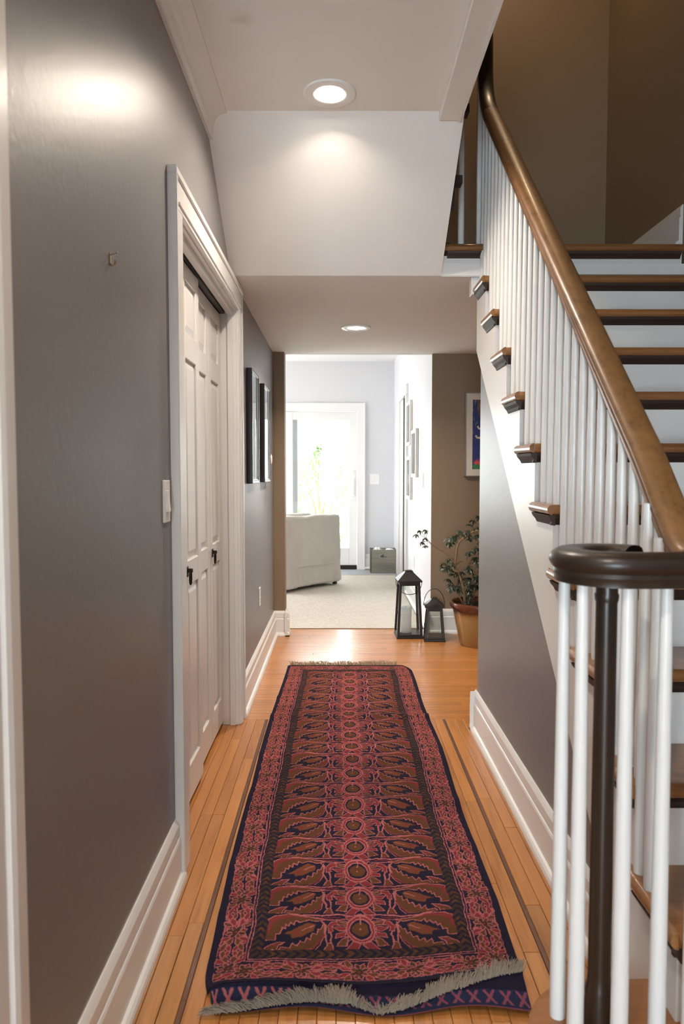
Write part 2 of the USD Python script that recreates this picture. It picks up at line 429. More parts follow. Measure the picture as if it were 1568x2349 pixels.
struct('wall_entry_right', cat_(bx(2.6, 2.7, -3.1, .72, 0, 3.02), bx(X_SW, 2.7, .62, .72, 0, 3.02)), 'wall_taupe', 'entry wall to the right of the camera', 'wall')
struct('wall_nook_right', cat_(bx(2.5, 2.6, Y_LAND + .05, 5.9, 0, Z_LOW + .06), bx(X_SW + .1, 2.6, Y_SB - 1.08, Y_SB - 1.0, 0, Z_LOW + .06)), 'wall_taupe_flat', 'side wall of the nook under the landing', 'wall')
struct('wall_closet', cat_(bx(-1.35, -1.25, CL0 - .1, CL1 + .1, 0, 2.5), bx(-1.25, XL - .10, CL0 - .1, CL0 - .02, 0, 2.5), bx(-1.25, XL - .10, CL1 + .02, CL1 + .1, 0, 2.5), bx(-1.35, XL - .10, CL0 - .1, CL1 + .1, 2.42, 2.5)),
       'wall_taupe', 'inside of the closet behind the folding doors', 'wall')
# wall under the stairs: top edge runs below the skirt board
def wall_line(y): return nose_z(y) - .535
wy0, wy1 = 1.60, 3.63
struct('wall_right', extrude([(wy0, 0), (wy1, 0), (wy1, Z_LOW), (3.55, Z_LOW), (3.55, wall_line(3.55) + .2), (wy0, wall_line(wy0) + .2)], XR, XR + .09, 'x'),
       'wall_taupe', 'taupe satin wall under the stairs', 'wall')
struct('wall_under_stairs', bx(XR + .09, X_SW + .1, 3.55, 3.63, 0, Z_LOW), 'wall_taupe_flat', 'wall closing the space under the stairs', 'wall')

# ------------------------------------------------------------------ floor of separate boards
floor = thing('floor', 'honey oak strip floor with two thin dark inlay lines', 'floor', kind='structure')
obj('subfloor', cat_(bx(-3.3, 2.7, -3.2, 6.04, -.12, -.02)), 'dark_gap', floor)
obj('entry_boards', cat_(bx(-3.2, 2.6, -3.1, .60, -.02, 0)), 'oak_along', floor)
obj('side_boards', cat_(bx(-3.2, XL - .12, .60, 2.2, -.02, 0), bx(XR + .03, 2.6, .60, 3.55, -.02, 0), bx(-1.3, XL - .12, CL0 - .02, CL1 + .02, -.02, -.001)), 'oak_along', floor)
PW, GAP, CROSS = 0.0472, 0.0006, 3.80
INL, INR = -0.400, 0.558
cols = []
for k in range(3): cols.append((INL - (k + 1) * PW, INL - k * PW))
nmid = 20; pm = (INR - INL - .014) / nmid
for k in range(nmid): cols.append((INL + .014 + k * pm, INL + .014 + (k + 1) * pm))
for k in range(4): cols.append((INR + .014 + k * PW, INR + .014 + (k + 1) * PW))


def plank(x0, x1, y0, y1, m):
    gw = GAP * (2.0 if m == 'oak_worn' else 1)
    obj('plank', bx(x0 + gw, x1 - gw, y0 + GAP, y1 - GAP, -.02, RNG.uniform(-.0006, 0), 0.0012), m, floor)


def joints(a, b, lo, hi, first=None):
    out = [a]; s = a + (first if first else random.uniform(lo * .3, hi))
    while s < b - .25:
        out.append(s); s += random.uniform(lo, hi)
    return out + [b]


for i, (a, b) in enumerate(cols):
    under_rug = -0.33 < a and b < 0.46
    js = joints(.60, CROSS, .7, 1.5)
    if under_rug: js = [.60, 1.9 + random.uniform(-.35, .2), CROSS]
    for y0, y1 in zip(js, js[1:]):
        worn = (y1 < 2.6 and (i < 3 or i > 22)) or random.random() < .05
        if a < XL - .02 and not (CL0 < (y0 + y1) / 2 < CL1): pass
        plank(a, b, y0, y1, 'oak_worn' if worn else 'oak_along')
for k in range(2):
    plank(INL - (k + 5) * PW + PW, INL - (k + 4) * PW + PW, CL0 + .005, CL1 - .005, 'oak_along')
for x in (INL, INR):
    js = joints(.60, CROSS, .55, 1.0)
    for y0, y1 in zip(js, js[1:]):
        obj('inlay_strip', bx(x + .0005, x + .0135, y0 + .0005, y1 - .0005, -.02, -.0002, .0006), 'walnut_inlay', floor)
ny = int(round((6.04 - CROSS) / PW)); pr_ = (6.04 - CROSS) / ny
for k in range(ny):
    js = joints(XL - .1, 2.55, .9, 1.9)
    for x0, x1 in zip(js, js[1:]):
        if x0 > 1.45: continue
        obj('plank', bx(x0 + GAP, min(x1, 2.55) - GAP, CROSS + k * pr_ + GAP, CROSS + (k + 1) * pr_ - GAP, -.02, RNG.uniform(-.0006, 0), .0012), 'oak_across', floor)
obj('nook_boards', bx(1.45, 2.55, CROSS, 6.04, -.03, -.003), 'oak_across', floor)
struct('floor_living', bx(-3.3, 2.7, 6.04, 10.04, -.12, -.012), 'gravel_grey', 'grey stone floor of the living room by the glass door', 'floor')

# ------------------------------------------------------------------ baseboards, crown, casings
BASE = [(0, 0), (.036, 0), (.036, .008), (.033, .018), (.027, .026), (.019, .030), (.019, .136), (.016, .143), (.0125, .146), (.0125, .150), (.0145, .153), (.0145, .186), (.009, .197), (.004, .205), (0, .205)]


def base_run(sign, x, y0, y1):
    return extrude([(x + sign * d, z) for d, z in BASE], y0, y1, 'y')


def base_run_x(sign, y, x0, x1):
    return extrude([(y + sign * d, z) for d, z in BASE], x0, x1, 'x')


struct('baseboard_left', base_run(1, XL, Y_OPEN + .01, CL0 - .105), 'trim_white', 'tall white baseboard along the near left wall', 'baseboard')
struct('baseboard_left_far', cat_(base_run(1, XL, CL1 + .10, Y_END), base_run_x(-1, Y_END, XL, -0.443 + .036), base_run(1, -0.443, Y_END - .036, Y_END + .14)), 'trim_white', 'white baseboard from the closet round the far wall return', 'baseboard')
struct('baseboard_right', cat_(base_run(-1, XR, 1.62, 3.63 + .036), base_run_x(1, 3.63, XR - .036, 1.5)), 'trim_white', 'tall white baseboard along the wall under the stairs', 'baseboard')
struct('baseboard_nook', base_run_x(-1, 5.88, .757 - .036, 2.5), 'trim_white', 'white baseboard behind the lanterns and the plant pot', 'baseboard')
struct('baseboard_living_right', cat_(base_run(-1, .757, 5.88, 7.90)), 'trim_white', 'white baseboard along the white living room wall', 'baseboard')
struct('baseboard_living_far', base_run_x(-1, 9.9, .35, .757), 'trim_white', 'white baseboard beside the glass door behind the crate', 'baseboard')
struct('baseboard_landing', cat_(base_run(-1, X_SW, Y_LAND + .05, Y_SB).apply_translation([0, 0, Z_LAND]), base_run_x(-1, Y_SB, .72, X_SW).apply_translation([0, 0, Z_LAND])), 'trim_white', 'white baseboard on the stair landing', 'baseboard')

crown = [(XL, Z_HI), (XL, 2.700), (XL + .012, 2.700), (XL + .014, 2.712), (XL + .022, 2.716)] + \
        [(XL + .022 + .055 * (1 - math.cos(a)), 2.716 + .046 * math.sin(a)) for a in np.linspace(.25, 1.45, 7)] + [(XL + .075, 2.763), (XL + .086, 2.764), (XL + .086, Z_HI)]
struct('trim_1', extrude(crown, Y_OPEN, 3.05, 'y'), 'trim_white', 'white cove crown moulding above the left wall', 'trim', smooth=40)
struct('trim_2', cat_(bx(.398, .487, .72, 2.95, 2.742, Z_HI + .01, .004), bx(.482, .490, .72, 2.95, 2.737, 3.06)), 'trim_white', 'white boxed trim along the open edge of the hall ceiling', 'trim')
# near cased opening at the left edge of the picture
casing_prof = [(0, 0), (0, .026), (.012, .030), (.02, .026), (.024, .020), (.078, .017), (.085, .022), (.095, .022), (.10, .014), (.10, 0)]
struct('trim_3', cat_(extrude([(XL + d - .002, Y_OPEN - .105 + s) for s, d in [(0, 0), (0, .022), (.05, .024), (.056, .030), (.068, .033), (.078, .033), (.088, .028), (.11, .028), (.11, 0)]], 0, 2.72, 'z'),
                      bx(XL - .125, XL + .004, Y_OPEN - .02, Y_OPEN - .0, 0, 2.7)), 'trim_white', 'white door casing at the left edge of the picture', 'trim')
# closet casing: two legs, head, jamb
cz = .024
leg_n = cat_(bx(XL - .002, XL + cz, CL0 - .092, CL0 - .004, 0, CL_TOP + .004, .003), bx(XL - .002, XL + cz + .006, CL0 - .115, CL0 - .091, 0, 2.262, .003))
leg_f = cat_(bx(XL - .002, XL + cz - .004, CL1 + .004, CL1 + .081, 0, CL_TOP + .004, .003), bx(XL - .002, XL + cz + .004, CL1 + .080, CL1 + .106, 0, 2.262, .003), bx(XL, XL + cz + .001, CL1 + .022, CL1 + .034, 0, CL_TOP, .003))
head = cat_(bx(XL - .002, XL + cz - .001, CL0 - .092, CL1 + .082, CL_TOP + .003, 2.264, .003), bx(XL - .002, XL + cz + .006, CL0 - .115, CL1 + .106, 2.262, 2.287, .003), bx(XL, XL + cz + .004, CL0 - .06, CL1 + .05, CL_TOP + .018, CL_TOP + .030, .003))
jamb = cat_(bx(XL - .098, XL + .006, CL0 - .01, CL0 + .004, .001, CL_TOP), bx(XL - .098, XL + .006, CL1 - .004, CL1 + .01, .001, CL_TOP), bx(XL - .040, XL - .012, CL1 - .016, CL1 - .003, .001, CL_TOP - .004, .002), bx(XL - .098, XL + .006, CL0 + .003, CL1 - .003, CL_TOP - .004, CL_TOP + .01), bx(XL - .040, XL - .012, CL0 + .003, CL1 - .015, CL_TOP - .026, CL_TOP - .003, .002))
struct('trim_4', cat_(leg_n, leg_f, head, jamb), 'trim_white', 'white casing around the closet folding doors', 'trim')

# ------------------------------------------------------------------ closet folding doors
door = thing('door_1', 'white panelled folding closet doors in the left wall', 'door', kind='structure')
LW, DT = (CL1 - CL0 - .03) / 4, .032
Z_D0, Z_D1 = .022, CL_TOP - .024
RAILS = [(Z_D0, .165), (.885, .985), (1.775, 1.875), (2.075, Z_D1)]
obj('track', bx(-.63, -.588, CL0 + .004, CL1 - .004, CL_TOP - .020, CL_TOP - .005), 'black_metal', door, label='dark overhead door track')
for k in range(4):
    y0 = CL0 + .012 + k * (LW + .003); y1 = y0 + LW
    XD = -.592 if k < 2 else -.611
    ang = (.3, -.5, .4, -.3)[k]
    piv = (XD, y0 if k % 2 == 0 else y1, 0)
    sw = .062
    parts = [bx(XD - DT, XD - .012, y0 + .01, y1 - .01, Z_D0 + .01, Z_D1 - .01), bx(XD - DT, XD, y0, y0 + sw, Z_D0, Z_D1, .003), bx(XD - DT, XD, y1 - sw, y1, Z_D0, Z_D1, .003)]
    for a, b in RAILS: parts.append(bx(XD - DT, XD - .0006, y0 + sw - .004, y1 - sw + .004, a, b, .003))
    leaf = obj('door_leaf', rot(cat_(*parts), [0, 0, 1], ang, piv), 'trim_white', door)
    for (a0, a1), (b0, b1) in zip(RAILS, RAILS[1:]):
        p0, p1, q0, q1 = y0 + sw + .006, y1 - sw - .006, a1 + .006, b0 - .006
        pts = [(XD - .013, y, z) for y in (p0, p1) for z in (q0, q1)] + [(XD - .011, y, z) for y in (p0, p1) for z in (q0, q1)] + [(XD - .003, y, z) for y in (p0 + .028, p1 - .028) for z in (q0 + .028, q1 - .028)]
        obj('raised_panel', rot(trimesh.convex.convex_hull(np.array(pts)), [0, 0, 1], ang, piv), 'trim_white', leaf)
    if k in (1, 3):
        hy, hz = y0 + .050, .945
        ring = [(XD + .013, hy +   .012 * math.sin(a), hz - .024 + .026 * math.cos(a)) for a in np.linspace(0, 2 * np.pi, 17)]
        h = cat_(bx(XD, XD + .022, hy - .008, hy + .008, hz - .004, hz + .012, .002), tube(ring, .0042, 6), bx(XD, XD + .004, hy - .012, hy + .012, hz - .02, hz + .02, .001))
        obj('ring_pull', rot(h, [0, 0, 1], ang, piv), 'bronze', door, smooth=40, label='dark bronze ring pull')

# ------------------------------------------------------------------ staircase
stairs = thing('staircase', 'main staircase with white risers and brown wooden treads', 'staircase')


def nosing_prof(yn, depth, zt, th=.034):
    """side view (y,z) of a tread with a half-round nose at yn"""
    r = th / 2
    return [(yn + depth, zt), (yn + depth, zt - th)] + [(yn + r - r * math.sin(a) * 1.0, zt - r - r * math.cos(a)) for a in np.linspace(0, np.pi, 8)]


def cove_prof(yn, zt, th=.034):
    y = yn + .034
    return [(y + .01, zt - th), (y - .022, zt - th), (y - .019, zt - th - .010), (y - .010, zt - th - .022), (y - .004, zt - th - .032), (y + .01, zt - th - .034)]


X_RISER = 0.689
for n in range(2, 12):
    yn, zt = nose_y(n), ZT6 + (n - 6) * RISE
    tread = obj('tread', extrude(nosing_prof(yn, RUN + .04, zt), X_T + .017, X_SW - .01, 'x'), 'tread_wood', stairs, smooth=40)
    # returned nosing on the open end, and the cove below it
    rn = extrude([(X_T + .0165 - .0165 * math.sin(a), zt - .017 - .017 * math.cos(a)) for a in np.linspace(0, np.pi, 8)] + [(X_T + .0168, zt), (X_T + .0168, zt - .034)], yn + .006, yn + RUN + .012, 'y')
    obj('return_nosing', rn, 'tread_wood', tread, smooth=40)
    cv = extrude(cove_prof(yn, zt), X_T + .02, X_SW - .01, 'x')
    cs = extrude([(X_RISER + .001, zt - .034), (X_RISER - .022, zt - .034), (X_RISER - .018, zt - .044), (X_RISER - .008, zt - .056), (X_RISER - .003, zt - .066), (X_RISER + .001, zt - .068)], yn + .012, yn + RUN - .01, 'y')
    obj('cove_moulding', cat_(cv, cs), 'tread_dark', tread, label='dark moulding under the tread nosing')
for n in range(2, 13):
    yn, zt = nose_y(n), ZT6 + (n - 6) * RISE
    if n == 12: yn, zt = Y_LAND, Z_LAND
    obj('riser', bx(X_RISER + .010, X_SW - .01, yn + .034, yn + .052, zt - RISE - .004, zt - .034), 'stair_white', stairs)
# bullnose first step
C1, R1, Z1 = np.array([.555, 1.37]), .172, .205


def bull(off):
    c = Point(*C1).buffer(R1 - off, 48)
    body = sbox(C1[0], C1[1] - R1 + off, X_SW - .01, nose_y(2) + .07)
    back = sbox(C1[0], C1[1], X_T + .03, C1[1] + R1 - off)
    return c.union(body).union(back)


edge = []
for a in np.linspace(0, np.pi, 7):
    edge.append(trimesh.creation.extrude_polygon(bull(.017 * (1 - math.sin(a))), .0058, engine='earcut').apply_translation([0, 0, Z1 - .034 + .0283 * (1 - math.cos(a)) / 2]))
obj('bullnose_tread', cat_(*edge), 'bull_wood', stairs, label='wide rounded first step of the staircase')
obj('bullnose_riser', trimesh.creation.extrude_polygon(bull(.035), Z1 - .034, engine='earcut'), 'stair_white', stairs)
# white skirt board against the wall, stepped on top
top = []
for n in range(12, 1, -1):
    yn, zt = (nose_y(n), ZT6 + (n - 6) * RISE) if n < 12 else (Y_LAND, Z_LAND)
    top += [(yn + .0335, zt - .034), (yn + .0335, zt - RISE - .034)]
pts = [(3.615, Z_LAND - .034)] + top[0:] + [(1.52, top[-1][1]), (1.52, 0.0), (1.60, 0.0), (1.60, wall_line(1.60)), (3.63, wall_line(3.63)), (3.63, Z_LOW), (3.615, Z_LOW)]
pts = [p for p in pts]
obj('skirt_board', extrude(Polygon(pts).buffer(0), X_RISER, XR + .001, 'x'), 'stair_white', stairs, label='stepped white skirt board below the treads')
obj('skirt_bead', sweep([(0, 0), (.009, 0), (.009, .012), (0, .012)], [(X_RISER + .010, y, wall_line(y) - .006) for y in (1.66, 2.6, 3.62)]), 'stair_white', stairs)
# landing
lm = cat_(extrude(nosing_prof(Y_LAND, .10, Z_LAND), .517, X_SW - .012, 'x'))
obj('landing_nosing', lm, 'tread_wood', stairs, smooth=40)
obj('landing_moulding', extrude(cove_prof(Y_LAND, Z_LAND), .53, X_SW - .02, 'x'), 'tread_dark', stairs)
obj('landing_floor', bx(XL + .012, X_SW - .012, Y_LAND + .08, Y_SB, Z_LAND - .08, Z_LAND - .001), 'tread_wood', stairs)
obj('landing_fascia', bx(.506, X_RISER + .001, 3.585, 3.612, Z_LOW - .003, Z_LAND - .034), 'stair_white', stairs)
obj('bracket_block', bx(.655, .70, 3.60, 3.66, 2.215, Z_LOW, .002), 'stair_white', stairs)

# upper flight that comes back over the hall
upper = thing('upper_staircase', 'upper stair flight rising back over the hall, tread ends showing beside the soffit', 'staircase')
uy, uz = 3.56, Z_LAND
for k in (0, 1, 2):
    yn = uy - .215 * k; zt = uz + .003 + .214 * k
    if k == 0: yn = Y_LAND + .005
    prof = [(yn - .22, zt), (yn - .22, zt - .034)] + [(yn - .017 + .017 * math.sin(a), zt - .017 - .017 * math.cos(a)) for a in np.linspace(0, np.pi, 8)]
    if k == 0: continue
    obj('tread', extrude(prof, XL + .01, .500, 'x'), 'tread_dark', upper, smooth=40)
    obj('riser', bx(XL + .01, .485, yn - .05, yn - .035, zt - .09, zt - .034), 'stair_white', upper)
sk = [(3.60, Z_LOW + .01), (3.60, Z_LAND), (3.55, Z_LAND), (3.55, 2.62), (3.32, 2.62), (3.32, 2.83), (3.10, 2.83), (3.10, 3.05), (2.93, 3.05), (2.93, Z_HI + .01)]
obj('skirt_board', extrude(sk, .490, .502, 'x'), 'stair_white', upper)
for ey, ez in ((3.375, 2.672), (3.215, 2.905)):
    pr = [(ey - .075, ez), (ey - .075, ez - .034)] + [(ey - .017 + .017 * math.sin(a), ez - .017 - .017 * math.cos(a)) for a in np.linspace(0, np.pi, 8)]
    cap_ = cat_(extrude(pr, .5025, .556, 'x'), extrude([(ey - .02, ez - .034), (ey - .075, ez - .034), (ey - .075, ez - .16), (ey - .055, ez - .10)], .5025, .520, 'x'))
    obj('return_nosing', cap_, 'tread_dark', upper, smooth=40)
obj('end_cap', cat_(bx(.505, .553, 3.575, 3.625, Z_LAND - .03, Z_LAND + .01, .008), bx(.505, .54, 3.58, 3.61, Z_LAND - .055, Z_LAND - .03, .006)), 'tread_dark', upper, label='chipped dark nosing end at the landing')

# ------------------------------------------------------------------ railing
rail = thing('stair_railing', 'stair railing with white balusters, brown handrail and curled volute', 'railing')
XRL = .722
RAIL_PROF = [(-.026, -.031), (-.026, -.022), (-.030, -.014), (-.028, -.006), (-.033, .000), (-.037, .008), (-.036, .017), (-.030, .026), (-.018, .032), (0, .034),
             (.018, .032), (.030, .026), (.036, .017), (.037, .008), (.033, .000), (.028, -.006), (.030, -.014), (.026, -.022), (.026, -.031)]


def rail_z(y): return nose_z(y) + .675


CV = np.array([.535, 1.40]); RV = .080; ZV = 1.150
path = [np.array([XRL, y, rail_z(y)]) for y in np.linspace(3.50, 1.70, 30)]
# easing from the slope to level, then the turn and the curl
slope = RISE / RUN
e0 = path[-1]
ctrl = [e0, e0 + np.array([0, -.10, -.10 * slope]), np.array([XRL, 1.50, ZV]), np.array([XRL, 1.43, ZV])]
# cubic bezier
for s in np.linspace(.06, 1, 14):
    path.append((1 - s) ** 3 * ctrl[0] + 3 * (1 - s) ** 2 * s * ctrl[1] + 3 * (1 - s) * s * s * ctrl[2] + s ** 3 * ctrl[3])
path_main = path
flat = [path[-1]]
# bend to -x along the front of the curl
q0, q1, q2, q3 = path[-1][:2], np.array([XRL, 1.345]), np.array([.67, 1.312]), np.array([CV[0] + .02, CV[1] - RV - .004])
for s in np.linspace(.08, 1, 14):
    w = (1 - s) ** 3 * q0 + 3 * (1 - s) ** 2 * s * q1 + 3 * (1 - s) * s * s * q2 + s ** 3 * q3
    flat.append(np.array([w[0], w[1], ZV]))
for a in np.linspace(-85, -385 + 60, 34):
    rr = RV + .004 - .006 * (-85 - a) / 240
    flat.append(np.array([CV[0] + rr * math.cos(math.radians(a)), CV[1] + rr * math.sin(math.radians(a)), ZV]))
# gooseneck at the top
g0 = path_main[0]
goose = [np.array([XRL, 3.70 - .0, rail_z(3.50) + .62]), np.array([XRL, 3.665, rail_z(3.50) + .5]), np.array([XRL, 3.655, rail_z(3.50) + .32])]
bz = [goose[-1], np.array([XRL, 3.650, rail_z(3.5) + .17]), np.array([XRL, 3.60, rail_z(3.60)]), g0]
arc = [(1 - s) ** 3 * bz[0] + 3 * (1 - s) ** 2 * s * bz[1] + 3 * (1 - s) * s * s * bz[2] + s ** 3 * bz[3] for s in np.linspace(.08, 1, 14)]
main = [arc[-1]] + path_main[1:]
goose = goose + arc


def ups_for(pts):
    p, t = frames_along(pts); out = []
    for k in range(len(p)):
        h = np.array([0, -1.0, 0]) if abs(t[k][2]) > .3 else np.array([t[k][0], t[k][1], 0])
        h = h / np.linalg.norm(h); s = np.cross([0, 0, 1.0], h)
        out.append(np.cross(t[k], s))
    return out


obj('gooseneck', sweep(RAIL_PROF, goose, ups_for(goose)), 'volute_wood', rail, smooth=35, label='dark upright bend at the top of the handrail')
obj('handrail', sweep(RAIL_PROF, main, ups_for(main)), 'rail_wood', rail, smooth=35, label='worn brown wooden handrail')
VPROF = [(a * 1.0, b) for a, b in RAIL_PROF]
obj('volute', sweep(VPROF, flat), 'volute_wood', rail, smooth=35, label='dark curled end of the handrail')
# newel
NX, NY = .528, 1.400
newel = [(0, Z1), (.030, Z1), (.030, Z1 + .05), (.026, Z1 + .06), (.028, Z1 + .075), (.024, Z1 + .085), (.0225, Z1 + .11), (.0205, ZV - .075), (.0225, ZV - .070), (.0235, ZV - .06), (.021, ZV - .055), (.021, ZV - .028), (0, ZV - .028)]
obj('newel_post', lathe(newel, (NX, NY, 0), 28), 'newel_wood', rail, smooth=40, label='dark round newel post')


def baluster(x, y, z0, z1):
    h = z1 - z0
    m = lathe([(0, 0), (.0155, 0), (.0163, .02), (.0163, .12), (.0125, h * .8), (.0112, h), (0, h)], (x, y, z0), 12)
    obj('baluster', m, 'stair_white', rail, smooth=40)


XB = .708
for n in range(2, 12):
    for j in range(3):
        y = nose_y(n) + .045 + j * RUN / 3
        if n == 2: continue
        baluster(XB, y, ZT6 + (n - 6) * RISE - .002, rail_z(y) - .028)
for dx, dy in [(-.083, .025), (-.072, -.052), (.0, -.088), (.080, -.070), (.145, -.070), (.187, -.01)]:
    baluster(CV[0] + dx, CV[1] + dy, Z1 - .002, ZV - .026)
for x, y, zt in ((.694, 1.600, 1.262), (.690, 1.535, 1.190)):
    baluster(x, y, ZT6 - 4 * RISE - .002, zt)
obj('landing_post', bx(.685, .715, 3.635, 3.665, Z_LAND - .01, 3.9, .003), 'stair_white', rail)
baluster(.61, 3.66, Z_LAND - .002, 3.35)

# ------------------------------------------------------------------ downlights
def downlight(x, y, z, label, lens='lamp_lens', recess=.028):
    t = thing('ceiling_downlight', label, 'light', (x, y, z))
    obj('trim_ring', lathe([(.058, .0), (.099, .0), (.100, -.003), (.097, -.007), (.085, -.009), (.066, -.0085), (.059, -.005)], n=48), 'plastic_white', t, smooth=40)
    if recess > 0:
        obj('baffle', lathe([(.0575, -.004), (.0605, -.004), (.0605, recess + .006), (.0, recess + .006), (.0, recess + .003), (.055, recess + .003)], n=40), 'plastic_white', t, smooth=40)
    obj('lens', lathe([(0, recess - .0035), (.0545, recess - .0035), (.0545, recess - .0008), (0, recess - .0008)], n=40), lens, t)
    return t


downlight(-.036, 2.795, Z_HI, 'large bright round downlight in the near hall ceiling')
downlight(.111, 4.83, Z_LOW, 'far round downlight in the lowered ceiling past the stairs', 'lamp_lens_deep', .040)
downlight(-.036, .35, Z_HI, 'entry downlight behind the top edge of the picture', 'lamp_lens', .040)
downlight(1.05, 3.85, Z_UP, 'upstairs downlight over the landing', 'lamp_lens_up', 0.0)

# ------------------------------------------------------------------ runner rug
NAVY, PINK, CRIM, BROWN, RUST, DBRN, BLUE, MAGE = range(8)
WOOL = np.array([(0.0155, 0.0115, 0.0265), (0.40, 0.118, 0.122), (0.19, 0.028, 0.031), (0.105, 0.041, 0.018), (0.150, 0.048, 0.022), (0.048, 0.027, 0.017), (0.020, 0.024, 0.060), (0.23, 0.06, 0.10)])
TW, TH, KN = .274, .153, .002


def raster(h, w, step, draws, x0=0.0, y0=0.0):
    yy, xx = np.meshgrid(y0 + (np.arange(h) + .5) * step, x0 + (np.arange(w) + .5) * step, indexing='ij')
    idx = np.zeros((h, w), int)
    for poly, c in draws:
        idx[shapely.contains_xy(poly, xx, yy)] = c
    return idx


def field_tile():
    P = lambda *q: Polygon([((x - 705) * .000321, (1140 - y) * .000556) for x, y in q]).buffer(0)
    L = lambda w, *q: LineString([((x - 705) * .000321, (1140 - y) * .000556) for x, y in q]).buffer(w)
    D = []
    o = .0032

    def outlined(p, fill, line=PINK, w=o):
        D.append((p.buffer(w, join_style=2), line)); D.append((p, fill))
    D.append((L(.0028, (705, 868), (770, 880), (900, 866), (1060, 884), (1250, 878), (1400, 860), (1560, 856)), PINK))
    D.append((L(.0018, (900, 888), (1080, 902), (1300, 890)), CRIM))
    D.append((L(.0016, (840, 902), (1060, 915), (1240, 905)), PINK))
    hook = P((1045, 912), (1180, 897), (1330, 878), (1480, 884), (1545, 908), (1562, 940), (1562, 1040), (1545, 1062), (1478, 1062), (1470, 1008), (1440, 1010), (1432, 965), (1402, 975), (1392, 938), (1362, 955), (1345, 925), (1312, 942), (1298, 912), (1255, 928), (1180, 912), (1100, 922))
    outlined(hook, BROWN, w=.0036)
    D.append((P((1150, 903), (1330, 880), (1480, 886), (1545, 912), (1560, 945), (1558, 1020), (1530, 1000), (1510, 935), (1440, 905), (1320, 893)), CRIM))
    D.append((P((1120, 948), (1190, 934), (1280, 968), (1405, 1020), (1340, 1022), (1325, 1054), (1250, 1040), (1185, 1012), (1135, 995)), RUST))
    D.append((L(.0018, (1140, 955), (1180, 968), (1235, 990)), PINK)); D.append((P((1270, 985), (1330, 1010), (1290, 1030)), CRIM))
    saw = P((1046, 950), (1078, 990), (1100, 985), (1112, 1028), (1145, 1018), (1160, 1062), (1195, 1050), (1212, 1092), (1250, 1075), (1268, 1112), (1310, 1090), (1325, 1125), (1400, 1118), (1418, 1146), (1375, 1160), (1250, 1150), (1150, 1126), (1090, 1080), (1055, 1020))
    outlined(saw, BROWN, w=.0028)
    D.append((L(.0022, (1052, 1020), (1085, 1085), (1150, 1132), (1260, 1156)), CRIM)); D.append((L(.0013, (1040, 1030), (1075, 1100), (1140, 1148)), PINK))
    outlined(P((1395, 1082), (1450, 1086), (1530, 1116), (1566, 1150), (1500, 1142), (1468, 1128), (1458, 1166), (1436, 1116)), BROWN); D.append((P((1405, 1088), (1450, 1090), (1500, 1108), (1450, 1112)), CRIM))
    outlined(P((958, 1152), (985, 1090), (1010, 1090), (1046, 1152)), BROWN); D.append((P((975, 1140), (1000, 1120), (1030, 1142)), CRIM))
    D.append((L(.0024, (985, 1082), (978, 1030), (1002, 960)), PINK)); D.append((L(.0022, (1020, 1082), (1040, 1012), (1030, 950), (1062, 928)), PINK))
    outlined(P((925, 918), (975, 928), (1012, 962), (1002, 1004), (965, 996), (978, 965), (950, 946), (915, 944)), CRIM, w=.0026)
    for poly, c in ((P((712, 892), (770, 874), (832, 888), (800, 918), (745, 918)), CRIM), (P((828, 925), (925, 915), (902, 948), (835, 955)), BROWN), (P((850, 968), (952, 968), (905, 996), (850, 995)), CRIM),
                    (P((845, 1008), (925, 1020), (930, 1050), (850, 1038)), CRIM), (P((826, 1044), (880, 1064), (926, 1108), (840, 1112)), BROWN), (P((716, 1106), (780, 1084), (826, 1128), (862, 1148), (770, 1150)), CRIM)):
        outlined(poly, c, w=.0026)
    for an in range(0, 360, 24):
        ca, sa = math.cos(math.radians(an)), math.sin(math.radians(an))
        D.append((L(.0012, (705 + 140 * ca, 985 - 112 * sa), (705 + 205 * ca, 985 - 140 * sa)), PINK if an % 48 else CRIM))
    E = lambda rx, ry: affinity.scale(Point((0), 155 * .000556).buffer(1, 6), rx * .000321, ry * .000556)
    for rx, ry, c in ((136, 112, PINK), (124, 100, CRIM), (108, 86, PINK), (96, 76, NAVY), (76, 56, BROWN), (8, 8, PINK)):
        D.append((E(rx, ry), c))
    D.append((L(.0018, (705, 872), (705, 944)), PINK))
    return raster(int(round(TH / KN * 2)), int(round(TW / KN * 2)), KN / 2, D)


BW, BT = .078, .304


